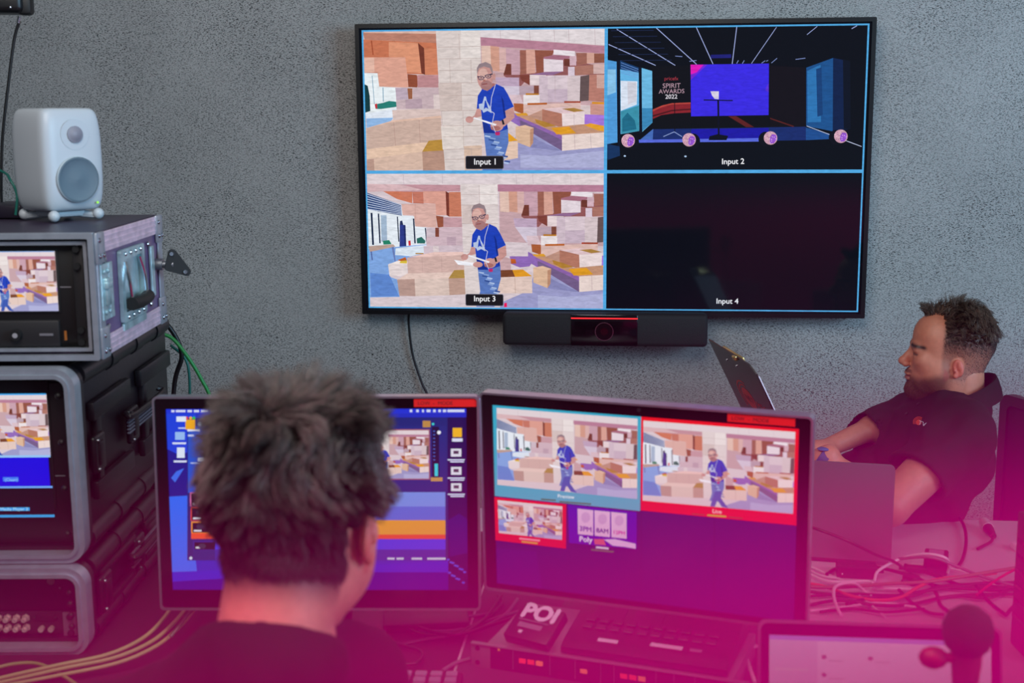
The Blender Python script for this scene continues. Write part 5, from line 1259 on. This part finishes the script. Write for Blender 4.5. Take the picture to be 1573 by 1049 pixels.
def beard_m(V):
    x,y,z=np.abs(V[:,0]),V[:,1],V[:,2]
    low=sst(-z,.034+.022*sst(y,.02,.075),.062+.016*sst(y,.02,.075))
    m=low*sst(y,-.02,.02)*(1-sst(-z,.125,.14))*(1-sst(-y,.02,.04))
    lips=(np.abs(z+.069)<.0085)&(x<.018)&(y>.090); m=m*(1-lips)
    mous=1.0*(1-sst(np.abs(z+.055),.002,.007))*(1-sst(x,.020,.030))*sst(y,.080,.09); m=np.maximum(m,mous*1.0)
    soul=(1-sst(x,.018,.03))*sst(-z,.078,.084)*sst(y,.07,.08); m=np.maximum(m,soul)
    return np.clip(m,0,1)
sk=L3(190,118,92); c=np.tile(sk,(len(Vh),1)); x,y,z=Vh.T
def mixc(c,col,m): return c*(1-m[:,None])+col*m[:,None]
c=mixc(c,L3(202,118,98),.5*np.exp(-(((np.abs(x)-.045)/.022)**2+((z+.035)/.02)**2))); c=mixc(c,L3(210,112,92),.5*np.exp(-((x/.014)**2+((z+.035)/.012)**2+((y-.117)/.015)**2)))
c=mixc(c,L3(196,90,76),.75*((np.abs(x)>.075)&(np.abs(y+.008)<.024)&(np.abs(z+.022)<.04)).astype(float))
c=mixc(c,L3(150,84,76),((np.abs(z+.069)<.0065)&(np.abs(x)<.018)&(y>.090)).astype(float))
c=mixc(c,L3(66,38,28),.78*beard_m(Vh)); c=mixc(c,L3(62,46,40),(.45+.4*sst(Vh[:,2],0,.05))*hair_side(Vh))
brow=np.exp(-(((z-.0165+(.25*(np.abs(x)-.028))**2*8)/.0052)**2))*(1-sst(np.abs(x),.054,.062))*sst(np.abs(x),.010,.016)*(y>.06)
c=mixc(c,L3(40,24,18),np.clip(1.1*brow,0,1)); lash=np.exp(-(((z+.005)/.0026)**2))*(1-sst(np.abs(np.abs(x)-.033),.015,.020))*(y>.070); c=mixc(c,L3(40,24,20),.95*lash)
eye=((np.abs(np.abs(x)-.031)<.0115)&(np.abs(z+.0045)<.0042)&(y>.082)); c=mixc(c,L3(120,74,62),eye.astype(float)*.6)
# body volume in world coordinates
sN=np.array(at(1478,668,Y=2.97)); sF=np.array(at(1390,641,Y=3.22)); 
nb=h2w([(0,-.048,-.140)])[0]; neck0=h2w([(0,-.032,-.05)])[0]
eN=np.array(at(1366,778,Y=2.86)); wN=np.array(at(1263,706,Y=2.90)); 
eF=np.array(at(1340,658,Y=3.12)); wF=np.array(at(1256,694,Y=3.02))
pel=np.array((base2.x,base2.y,.56))
chest=(sN+sF)/2+np.array((.02,.0,-.10))
belly=np.array(at(1408,745,Y=3.12)); belly[2]=.74
fF=np.array(hf)*1.0; fB=np.array((-.90,-.42,0)); fB/=np.linalg.norm(fB); lB_=np.array((-fB[1],fB[0],0))  # his left
lo=np.array((.02,2.60,.0)); 
def torso2(v,g=0.0,k=.05,shirt=False):
    up_=(sN+sF)/2; Rb=np.stack([lB_,fB,np.array((0,0,1))],1)
    v.ell(up_+np.array((0,0,-.08))+fB*.02,(.135+g,.105+g,.12+g),k,R=Rb)
    v.cone(sN+np.array((0,0,-.005))-lB_*.02,sF+np.array((0,0,-.015))+lB_*.02,.058+g,.052+g,k)
    mid=up_*.45+pel*.55+fB*.055; v.ell(mid+np.array((0,0,.02)),(.145+g,.115+g,.15+g),k,R=Rb); v.ell(mid+fB*.10+np.array((0,0,.0)),(.12+g,.09+g,.11+g),k,R=Rb)
    v.ell(pel+fB*.02+np.array((0,0,.06)),(.165+g,.125+g,.12+g),k,R=Rb)
    v.ell(up_-fB*.03+np.array((0,0,-.05)),(.13+g,.085+g,.12+g),k,R=Rb)
    # trapezius to the neck
    v.cone(nb+np.array((0,0,-.005)),sN-lB_*.03,.052+g,.050+g,.04); v.cone(nb+np.array((0,0,-.005)),sF+lB_*.03,.052+g,.050+g,.04)
bv=Vol((.10,2.50,.40),(1.05,3.50,1.20),.006)
torso2(bv,-.007); bv.cone(neck0,nb,.058,.056,.012)
bv.cone(sN,eN,.054,.044,.03); bv.cone(eN,wN,.044,.028,.012); bv.cone(sF,eF,.046,.034,.02); bv.cone(eF,wF,.029,.021,.01)
# clipboard: near its lower half is held by his far hand
cbP0=at(1089,521,Y=3.02)
cam_u=Vector(up); cam_r=Vector(rt); cam_f=Vector(fw)
e1=at(1157,563,Y=2.8135)-cbP0; e2=at(1165.6,682.4,Y=3.11)-cbP0
e1.normalize(); e2=(e2-e1*e2.dot(e1)).normalized(); e1*=.225; e2*=.315
hold=np.array(cbP0+e2*.93+e1*.35); nC=np.array(e1.cross(e2).normalized())
dF=hold-wF; ndF=np.linalg.norm(dF); 
hF=hold-dF/ndF*.11
bv.cone(wF,hF,.027,.026,.012)
hand_into(bv,hF,dF,-nC,1,.55); dN=np.array(cbP0+e2*.98+e1*.95)-wN; wN2=wN; hand_into(bv,wN2,dN,(0,0,-1),-1,.5)
Vb,Fb=bv.mesh(); Vb=smooth_mesh(Vb,Fb,2)
# thighs and legs: separate trousers; feet in shoes
cb_=np.tile(sk,(len(Vb),1))
Vall=np.concatenate([h2w(Vh),Vb]); Fall=np.concatenate([Fh,Fb+len(Vh)]); Call=np.concatenate([c,cb_])
body2=mesh_obj('body',Vall,Fall,SKIN,man2,Call,off2)
# shirt
sv=Vol((.25,2.60,.46),(1.06,3.52,1.19),.006); torso2(sv,.014)
hemN=sN+(eN-sN)*.60; dA=(eN-sN)/np.linalg.norm(eN-sN); hemF=sF+(eF-sF)*1.32; dA2=(eF-sF)/np.linalg.norm(eF-sF)
sv.cone(sN,hemN+dA*.06,.068,.078,.035,cut=(hemN,dA)); sv.cone(sF,hemF+dA2*.06,.060,.048,.03,cut=(hemF,dA2))
sv.noise(.0030,34,3); sv.noise(.0045,15,8)
sv.cone(hemN-dA*.025,hemN+dA*.10,.055,.066,.0,'sub'); sv.cone(hemF-dA2*.02,hemF+dA2*.08,.040,.044,.0,'sub')
sv.cone(neck0,nb+np.array((0,0,.045)),.064,.060,.008,'sub')
fr=h2w([(0,.02,-.16)])[0]
Vs,Fs=sv.mesh(); Vs=smooth_mesh(Vs,Fs,1)
shirt2=mesh_obj('polo_shirt',Vs,Fs,CLOTHM,man2,None,off2)
# collar: a standing fold around the neck, open at the front
def collar(parent,nb,nt,front,r0,off,m,hgt=.042,openw=.35,stand=.9):
    ax=Vector(nt-nb).normalized(); f=Vector(front); f=(f-ax*f.dot(ax)).normalized(); s=ax.cross(f)
    prof=[(.000,-.012),(.001,.016),(.004,.032),(.010,.034),(.016,.026),(.026,.004),(.029,-.010)]
    n=40; b=MB(); rows=[]
    for i in range(n+1):
        a=openw+(2*PI-2*openw)*i/n; d=f*math.cos(a)+s*math.sin(a); w=math.cos(a)  # 1 front, -1 back
        c0=Vector(nb)+ax*(.018-.020*w)+f*(.012*w)
        rows.append([b.bm.verts.new(c0+d*(r0+pr[0]*(1+.3*w))+ax*pr[1]*(1.0-.25*w)*stand-Vector(off)) for pr in prof])
    for a_,c_ in zip(rows,rows[1:]):
        for k in range(len(prof)-1): b.bm.faces.new((a_[k],c_[k],c_[k+1],a_[k+1]))
    r=bmesh.ops.solidify(b.bm,geom=list(b.bm.faces),thickness=.003)
    return b.build('collar',m,parent,60)
nt2=h2w([(0,-.035,-.06)])[0]
collar(shirt2,nb+np.array((0,0,.0)),nt2,np.array(hf)*.7+fB*.5,.066,off2,mat('collar_cloth',(15,13,17),.8,bump=(700,.4)))
# raycast helper: put flat marks on the shirt where the camera sees them
from mathutils.bvhtree import BVHTree
tree=BVHTree.FromPolygons([Vector(v) for v in Vs],[list(map(int,f)) for f in Fs])
def cast(px,py,tr=tree):
    d=(at(px,py,Y=3.0)-Vector((0,0,CAM_H))).normalized(); r=tr.ray_cast(Vector((0,0,CAM_H)),d); return r[0],r[1]
def mark(name,px,py,pts_list,m,parent,off,lift=.0015):
    p0,n0=cast(px,py)
    if p0 is None: return None
    V=[];Fc=[]
    for P in pts_list:
        b0=len(V)
        for x_,y_ in P:
            q,nn=cast(x_,y_)
            if q is None or (q-p0).length>.06: q=p0
            V.append(q+n0*lift-Vector(off))
        Fc.append(list(range(b0,b0+len(P))))
    me=bpy.data.meshes.new(name); me.from_pydata(V,[],Fc); me.materials.append(m); o=bpy.data.objects.new(name,me); COL.objects.link(o); o.parent=parent; return o
ORM=mat('orange_print',(236,74,38),.6)
pl=[]
for r0,r1,a0,a1 in ((0,4.6,0,360),(5.6,6.6,150,320),(7.6,8.6,160,310)):
    n=14
    if r0==0: pl.append([(1412+r1*math.cos(math.radians(a0+(a1-a0)*i/n)),649+r1*math.sin(math.radians(a0+(a1-a0)*i/n))) for i in range(n)])
    else:
        for i in range(n-1):
            a,b_=[math.radians(a0+(a1-a0)*q/(n-1)) for q in (i,i+1)]
            pl.append([(1412+r1*math.cos(a),649+r1*math.sin(a)),(1412+r1*math.cos(b_),649+r1*math.sin(b_)),(1412+r0*math.cos(b_),649+r0*math.sin(b_)),(1412+r0*math.cos(a),649+r0*math.sin(a))])
mark('chest_logo',1412,648,pl,ORM,shirt2,off2)
G,w_=glyphs('TV'); ca,sa=math.cos(.35),math.sin(.35)
mark('chest_lettering',1412,648,[[(1411+(q[0]*10)*ca+q[1]*9*sa,652+(q[0]*10)*sa-q[1]*9*ca) for q in P] for P in G],WINK,shirt2,off2,.0022)
for bx,by in ((1411,621),(1393,636)):
    q,nn=cast(bx,by)
    if q is not None:
        o=MB().cyl(q+nn*.0005-Vector(off2),q+nn*.003-Vector(off2),.0042,seg=16).build('button',mat('shirt_button',(26,20,26),.5),shirt2)
# hair: short sides as stubble, long tousled top
def pick(V,N,F,w,n,seed):
    r=np.random.RandomState(seed); fc=V[F].mean(1); ar=np.linalg.norm(np.cross(V[F[:,2]]-V[F[:,0]],V[F[:,3]]-V[F[:,1]]),axis=1); p_=ar*w(fc); p_/=p_.sum()
    i=r.choice(len(F),n,p=p_); u=r.dirichlet((1,1,1,1),n)
    return (V[F[i]]*u[:,:,None]).sum(1),(N[F[i]]*u[:,:,None]).sum(1)
def topw(V):
    x,y,z=np.abs(V[:,0]),V[:,1],V[:,2]
    rec=.080-.030*sst(x,.018,.045)-.055*sst(x,.045,.062)     # receding temples
    return sst(z,.060,.082)*(1-sst(y,rec,rec+.006))*((z+.62*np.clip(-y-.04,0,1))>.045)
def topw2(V):
    x,y,z=np.abs(V[:,0]),V[:,1],V[:,2]
    rec=.068-.040*sst(x,.014,.036)-.006*sst(x,.05,.066)
    return sst(z,.028,.05)*(1-sst(y,rec,rec+.005))
p_,n_=pick(Vh,Nh,Fh,topw2,5200,1)
def flow2(P):
    f=np.zeros_like(P); f[:,1]=-.55; f[:,0]=np.sign(P[:,0])*.22; f[:,2]=-.25+.9*sst(P[:,1],.02,.08)
    f[:,1]+=1.0*sst(P[:,1],.045,.08)*0.9; f[:,0]+=.3*np.sin(P[:,1]*60+P[:,2]*40); return f
r=np.random.RandomState(4); ln=(.030+.022*sst(p_[:,2],.07,.11)-.020*(1-sst(p_[:,2],.04,.075)))*(.7+.6*r.rand(len(p_)))
colh=L3(78,60,50)[None]*(.35+1.3*r.rand(len(p_),1))
V1,F1,C1=strands(p_,n_,flow2,ln,.0009,colh,8,.45,.45,11,clump=260,jit=.3,clump_s=.7)
p2_,n2_=pick(Vh,Nh,Fh,lambda V:hair_side(V)*(V[:,2]<.06),5000,2)
def flowd(P):
    f=np.zeros_like(P); f[:,1]=-.5; f[:,2]=-1.; return f
V2,F2,C2=strands(p2_,n2_,flowd,.0032+.005*sst(p2_[:,2],.0,.05),.00042,L3(52,38,32)[None]*(.6+.8*r.rand(len(p2_),1)),3,.1,.3,12,sink=.001)
mesh_obj('hair',h2w(np.concatenate([V1,V2])),np.concatenate([F1,F2+len(V1)]),HAIRM,man2,np.concatenate([C1,C2]),off2)
p3_,n3_=pick(Vh,Nh,Fh,lambda V:beard_m(V)**1.3,5600,3)
def flowb(P):
    f=np.zeros_like(P); f[:,1]=.25; f[:,2]=-1.; return f
V3,F3,C3=strands(p3_,n3_,flowb,.003+.006*sst(-p3_[:,2],.07,.11)*sst(p3_[:,1],.02,.06),.0005,L3(104,64,44)[None]*(.5+1.0*r.rand(len(p3_),1)),4,.4,.4,13,sink=.001)
mesh_obj('beard',h2w(V3),F3,HAIRM,man2,C3,off2)
# wristwatch on the near wrist
wd=Vector(wN-eN).normalized(); wp=Vector(wN)+wd*.0
wt=MB().lathe([(.0295,-.011),(.0315,-.010),(.0315,.010),(.0295,.011),(.0295,-.011)],Matrix.Translation(wp-Vector(off2))@wd.to_track_quat('Z','Y').to_matrix().to_4x4(),28).build('watch',mat('watch_blue',(20,60,110),.3),man2)
MB().sph(wp-Vector(off2)+Vector((0,-.012,.028)),.014,(1,1,.3),16).build('watch_face',mat('watch_glass',(30,90,150),.1),wt)
# trousers and shoes
tv_=Vol((.05,2.45,.05),(1.1,3.45,.80),.008); JE=mat('dark_trousers',(22,24,34),.9,bump=(500,.4))
hipN=pel+lB_*.09; hipF=pel-lB_*.09; knN=hipN+fB*.44+np.array((0,0,-.02)); knF=hipF+fB*.44+np.array((0,0,-.02)); anN=knN+fB*.06+np.array((0,0,-.42)); anF=knF+fB*.02+np.array((0,0,-.42))
Rb=np.stack([lB_,fB,np.array((0,0,1))],1); tv_.ell(pel+np.array((0,0,.0)),(.18,.14,.12),.03,R=Rb)
for a,b,c_ in ((hipN,knN,anN),(hipF,knF,anF)): tv_.cone(a,b,.088,.064,.04); tv_.cone(b,c_,.064,.048,.02)
tv_.noise(.0025,24,5); Vt,Ft=tv_.mesh(); mesh_obj('trousers',smooth_mesh(Vt,Ft,1),Ft,JE,man2,None,off2)
for an in (anN,anF):
    s_=Vol(tuple(an-np.array((.2,.2,.13))),tuple(an+np.array((.2,.2,.06))),.006); cz=.035
    c0=np.array((an[0],an[1],cz)); Rb=np.stack([lB_,fB,np.array((0,0,1))],1); s_.ell(c0+fB*.10,(.045,.085,.032),.02,R=Rb); s_.ell(c0,(.040,.055,.045),.03,R=Rb); s_.cone(c0,np.array((an[0],an[1],.10)),.042,.045,.02); s_.plane((0,0,.004),(0,0,-1))
    Vq,Fq=s_.mesh(); mesh_obj('shoe',Vq,Fq,mat('shoe_leather',(20,16,16),.4),man2,None,off2)

# clipboard, top-level, held by him
cl=thing('clipboard','black clipboard with an orange ring logo and gold clip held up by the bearded man','clipboard')
x_=Vector(e1).normalized(); y_=Vector(-e2).normalized(); n_c=x_.cross(y_)
O=cbP0+e2
cl.matrix_world=Matrix(((x_.x,y_.x,n_c.x,O.x),(x_.y,y_.y,n_c.y,O.y),(x_.z,y_.z,n_c.z,O.z),(0,0,0,1)))
cw,chh=.225,.315
front=1 if (Vector((0,0,CAM_H))-O).dot(n_c)>0 else -1
MB().prism([(0,0),(cw,0),(cw,chh-.02),(cw-.02,chh),(.0,chh)],-.0015,.0015).build('board',BLKG,cl,0)
MB().prism([(.004,.004),(cw-.002,.004),(cw-.002,chh-.03),(.004,chh-.03)],-front*.0045,-front*.0018).build('paper_sheets',mat('paper'),cl,0)
GOLD=mat('brass',(212,176,110),.3,.9)
k_=MB().box((cw*.62,chh-.004,front*.004),(.016,.012,.008),.003).box((cw*.5,chh-.012,-front*.006),(.10,.02,.006),.002).build('clip',GOLD,cl)
b=MB()
for t in (.30,.52): b.cyl((cw*t,chh-.035,front*.0015),(cw*t,chh-.035,front*.0035),.003,seg=12)
b.build('clip_rivets',CHROME,cl)
def onboard(name,polys,m,z):
    V=[];Fc=[]
    for P in polys:
        b0=len(V); V+=[(q[0],q[1],front*z) for q in P]; Fc.append(list(range(b0,b0+len(P))))
    me=bpy.data.meshes.new(name); me.from_pydata(V,[],Fc); me.materials.append(m); o=bpy.data.objects.new(name,me); COL.objects.link(o); o.parent=cl; return o
pl=[]; cx_,cy_=.098,chh-.135
n=22; pl.append([(cx_+.030*math.cos(2*PI*i/n),cy_+.030*math.sin(2*PI*i/n)) for i in range(n)])
for r0,r1 in ((.036,.040),(.046,.050)):
    for i in range(16):
        a,b_=[math.radians(75+150*q/16) for q in (i,i+1)]
        pl.append([(cx_+r0*math.cos(a),cy_+r0*math.sin(a)),(cx_+r1*math.cos(a),cy_+r1*math.sin(a)),(cx_+r1*math.cos(b_),cy_+r1*math.sin(b_)),(cx_+r0*math.cos(b_),cy_+r0*math.sin(b_))])
onboard('ring_logo',pl,mat('orange_red',(206,70,50),.5),.0018)
G,w_=glyphs('NET'); onboard('logo_lettering',[[(cx_-.022+q[0]*.045/w_,cy_-.008+q[1]*.022) for q in P] for P in G],mat('dark_print',(60,14,12),.5),.0021)
G,w_=glyphs('MEGO'); onboard('side_lettering',[[(cx_+.034+q[0]*.075/w_,cy_-.012+q[1]*.026) for q in P] for P in G],mat('orange_red'),.0019)
onboard('gold_stripe',[[(cw-.030,cy_-.03),(cw-.012,cy_-.03),(cw-.012,cy_-.10),(cw-.018,cy_-.13)]],GOLD,.0018)

# ================================================================== man with grey hair in the foreground, seen from behind
yaw1=math.radians(-22)+YAW
f1=Vector((math.sin(-yaw1),math.cos(yaw1),-.30)); f1=Vector((math.sin(math.radians(9)),math.cos(math.radians(9)),-.28))
H1=basis(f1); C1_=at(461,790,Y=1.33); S1=1.03
m1x,m1y=C1_.x,C1_.y-.06
man1=thing('person','man with thick dark grey hair in a black T-shirt, seen from behind before the monitors','person',(m1x,m1y,0)); off1=np.array((m1x,m1y,0))
def h1w(V): return h2w(V,H1,C1_,S1)
hv=head_vol(.0025,False,1.0); V_,F_=hv.mesh(); V_=smooth_mesh(V_,F_,1); N_=vnormals(V_,F_)
c=np.tile(L3(204,136,114),(len(V_),1)); x,y,z=V_.T
c=mixc(c,L3(198,96,78),.7*((np.abs(x)>.073)&(np.abs(y+.008)<.026)&(np.abs(z+.012)<.045)).astype(float))
def hm1(V):
    x,y,z=np.abs(V[:,0]),V[:,1],V[:,2]
    nape=sst(z,-.098,-.055); m=nape*(1-sst(y,.045-.3*np.clip(.06-z,0,1)*(z<.06),.052-.3*np.clip(.06-z,0,1)*(z<.06)))
    m=np.where(z>.075,1-sst(y,.075,.085),m)
    m*=1-((x>.060)&(y>-.030)&(y<.03)&(z<.020))
    return m
c=mixc(c,L3(44,36,32),.9*hm1(V_)); c=mixc(c,L3(120,104,98),((np.abs(np.abs(x)-.031)<.0115)&(np.abs(z+.0045)<.0042)&(y>.082)).astype(float)*.8)
c=mixc(c,L3(176,84,76),((np.abs(z+.069)<.0075)&(np.abs(x)<.020)&(y>.090)).astype(float)*.7)
# body
nb1=h1w([(0,-.045,-.145)])[0]; nk1=h1w([(0,-.03,-.05)])[0]
sL=np.array(at(118,1085,Y=1.27)); sR=np.array(at(548,1118,Y=1.49)); shz=(sL[2]+sR[2])/2; sL[2]=sR[2]=shz-.0
up1=(sL+sR)/2; ex=(sR-sL)/np.linalg.norm(sR-sL); fy=np.array((-ex[1],ex[0],0)); Rb1=np.stack([ex,fy,np.array((0,0,1))],1)
pl1=up1+np.array((0,-.05,-.50))+fy*-.04
eL=sL+np.array((-.04,.04,-.27)); eR=sR+np.array((.03,.05,-.27)); wL=np.array((-.42,1.62,DT+.04)); wR=np.array((-.16,1.66,DT+.04))
def torso1(v,g=0,k=.05):
    v.ell(up1+np.array((0,0,-.10)),(.165+g,.115+g,.16+g),k,R=Rb1); v.cone(sL+ex*.02,sR-ex*.02,.060+g,.060+g,k)
    v.ell((up1*.5+pl1*.5),(.155+g,.115+g,.20+g),k,R=Rb1); v.ell(pl1+np.array((0,0,.05)),(.17+g,.13+g,.13+g),k,R=Rb1)
    v.cone(nb1+np.array((0,0,-.01)),sL+ex*.05+np.array((0,0,.01)),.056+g,.046+g,.045); v.cone(nb1+np.array((0,0,-.01)),sR-ex*.05+np.array((0,0,.01)),.056+g,.046+g,.045)
bv=Vol((-.85,.85,.48),(.25,1.95,1.36),.0065); torso1(bv); bv.cone(nk1,nb1+np.array((0,0,-.03)),.056,.060,.02)
for s0,e0,w0,sd_ in ((sL,eL,wL,1),(sR,eR,wR,-1)):
    bv.cone(s0,e0,.052,.043,.03); bv.cone(e0,w0,.042,.028,.012); hand_into(bv,w0,(0.05*sd_,1,-.05),(0,0,-1),-sd_ ,.35)
Vb,Fb=bv.mesh(); Vb=smooth_mesh(Vb,Fb,2)
Call=np.concatenate([c,np.tile(L3(204,136,114),(len(Vb),1))])
mesh_obj('body',np.concatenate([h1w(V_),Vb]),np.concatenate([F_,Fb+len(V_)]),SKIN,man1,Call,off1)
sv=Vol((-.85,.85,.52),(.25,1.60,1.36),.006); torso1(sv,.012)
for s0,e0 in ((sL,eL),(sR,eR)):
    dA=(e0-s0)/np.linalg.norm(e0-s0); hm=s0+(e0-s0)*.68; sv.cone(s0,hm+dA*.05,.066,.072,.035,cut=(hm,dA)); sv.cone(hm-dA*.02,hm+dA*.1,.05,.058,0,'sub')
sv.noise(.003,16,2); sv.noise(.0015,40,4)
ax1=(nk1-nb1)/np.linalg.norm(nk1-nb1)
pn=ax1*1.0+np.array((.0,.18,0)); sv.cone(nb1+ax1*.0,nb1+ax1*.25,.115,.115,.004,'sub',cut=(nb1+ax1*.028,-pn))
Vs,Fs=sv.mesh(); sh1=mesh_obj('t_shirt',smooth_mesh(Vs,Fs,1),Fs,CLOTHM,man1,None,off1)
# trousers
tv_=Vol((-.85,.75,.05),(.35,1.95,.80),.009); 
for sg,kx in ((-1,-.12),(1,.12)):
    hp=pl1+ex*.09*sg; kn=hp+fy*.44+ex*.06*sg; an=kn+np.array((0,.0,-kn[2]+.10)); tv_.cone(hp,kn,.088,.064,.04); tv_.cone(kn,an,.064,.048,.02)
    s_=Vol(tuple(an-np.array((.1,.12,.12))),tuple(an+np.array((.12,.24,.08))),.006); s_.ell(an+np.array((0,.10,-.065)),(.045,.085,.032),.02); s_.ell(an+np.array((0,0,-.06)),(.04,.055,.045),.03); s_.cone(an+np.array((0,0,-.06)),an+np.array((0,0,.02)),.042,.045,.02); s_.plane((0,0,.004),(0,0,-1))
    Vq,Fq=s_.mesh(); mesh_obj('shoe',Vq,Fq,mat('shoe_leather'),man1,None,off1)
tv_.ell(pl1,(.18,.14,.12),.03,R=Rb1); Vt,Ft=tv_.mesh(); mesh_obj('trousers',smooth_mesh(Vt,Ft,1),Ft,JE,man1,None,off1)
# hair
def flow1(P):
    cr=np.array((-.005,-.062,.092)); d=P-cr; d/=np.linalg.norm(d,axis=1)[:,None]+1e-6
    d[:,2]-=.30*sst(-P[:,2],-.06,.05); 
    sw=np.stack([-d[:,1]*0+.35*np.sin(P[:,2]*45+P[:,0]*30),.1*np.cos(P[:,0]*50),.25*np.sin(P[:,0]*40+1)],1)
    return d+sw*1.2
r=np.random.RandomState(9)
low=lambda V:1-sst(V[:,2],-.045,-.02)
p_,n_=pick(V_,N_,F_,lambda V:hm1(V)*(1-low(V)),15000,21); q_,m_=pick(V_,N_,F_,lambda V:hm1(V)*low(V),5200,22)
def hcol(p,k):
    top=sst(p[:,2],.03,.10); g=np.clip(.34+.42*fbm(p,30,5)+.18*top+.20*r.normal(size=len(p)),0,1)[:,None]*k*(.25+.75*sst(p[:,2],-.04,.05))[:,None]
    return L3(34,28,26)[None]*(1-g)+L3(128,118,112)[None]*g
top=sst(p_[:,2],.03,.10); ln=(.022+.012*sst(p_[:,2],-.03,.04)+.020*top)*(.75+.5*r.rand(len(p_)))
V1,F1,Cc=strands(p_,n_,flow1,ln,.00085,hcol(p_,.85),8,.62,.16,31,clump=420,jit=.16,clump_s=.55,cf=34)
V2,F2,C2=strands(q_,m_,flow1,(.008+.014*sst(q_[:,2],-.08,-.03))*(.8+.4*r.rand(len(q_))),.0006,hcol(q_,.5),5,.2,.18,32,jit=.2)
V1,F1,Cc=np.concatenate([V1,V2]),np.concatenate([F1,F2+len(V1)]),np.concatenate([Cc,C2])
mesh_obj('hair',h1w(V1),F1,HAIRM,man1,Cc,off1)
office_chair('black office chair under the man with grey hair, below the edge of the photo',(pl1[0],pl1[1]-.02,0),math.atan2(fy[1],fy[0])+PI/2)

# ------------------------------------------------------------------ added magenta volume low over the desk, imitating a pink graphic overlay
hz=bpy.data.materials.new('magenta_wash'); hz.use_nodes=True; nt=hz.node_tree; nt.nodes.remove(nt.nodes['Principled BSDF'])
pv=nt.nodes.new('ShaderNodeVolumePrincipled'); pv.inputs['Color'].default_value=(1.0,.004,.36,1); pv.inputs['Anisotropy'].default_value=0.0
nt.links.new(pv.outputs[0],nt.nodes['Material Output'].inputs['Volume'])
tc=nt.nodes.new('ShaderNodeTexCoord'); sx=nt.nodes.new('ShaderNodeSeparateXYZ'); nt.links.new(tc.outputs['Object'],sx.inputs[0])
def mr(src,a,b,c,d):
    q=nt.nodes.new('ShaderNodeMapRange'); q.interpolation_type='SMOOTHSTEP'
    for i,v in enumerate((a,b,c,d)): q.inputs[i+1].default_value=v
    nt.links.new(src,q.inputs[0]); return q.outputs[0]
mm=nt.nodes.new('ShaderNodeMath'); mm.operation='MULTIPLY'; pw=nt.nodes.new('ShaderNodeMath'); pw.operation='POWER'; pw.inputs[1].default_value=1.3; nt.links.new(mr(sx.outputs['Z'],.76,1.37,1,0),pw.inputs[0])
my=nt.nodes.new('ShaderNodeMath'); my.operation='MULTIPLY'; nt.links.new(pw.outputs[0],my.inputs[0]); nt.links.new(mr(sx.outputs['Y'],1.0,2.5,1,.08),my.inputs[1])
nt.links.new(my.outputs[0],mm.inputs[0]); nt.links.new(mr(sx.outputs['X'],-.6,.95,.05,1.0),mm.inputs[1])
m2=nt.nodes.new('ShaderNodeMath'); m2.operation='MULTIPLY'; nr=nt.nodes.new('ShaderNodeMath'); nr.operation='MULTIPLY'; nt.links.new(mr(sx.outputs['Z'],1.08,1.42,1,0),nr.inputs[0]); mx2=nt.nodes.new('ShaderNodeMath'); mx2.operation='MULTIPLY'; nt.links.new(mr(sx.outputs['Y'],.8,1.7,.38,0),mx2.inputs[0]); nt.links.new(mr(sx.outputs['X'],-.62,-.22,.30,1.0),mx2.inputs[1]); nt.links.new(mx2.outputs[0],nr.inputs[1])
ad=nt.nodes.new('ShaderNodeMath'); ad.operation='ADD'; nt.links.new(mm.outputs[0],ad.inputs[0]); nt.links.new(nr.outputs[0],ad.inputs[1]); nt.links.new(ad.outputs[0],m2.inputs[0]); m2.inputs[1].default_value=HAZE_D if 'HAZE_D' in globals() else 5.6
nt.links.new(m2.outputs[0],pv.inputs['Density'])
wash_volume=MB().box((.1,1.95,1.10),(3.3,2.9,.69)).build('wash_volume',hz,None,0)
tag(wash_volume,'added magenta volume low over the desk imitating a pink overlay, thickest at lower right','wash_volume',kind='stuff')
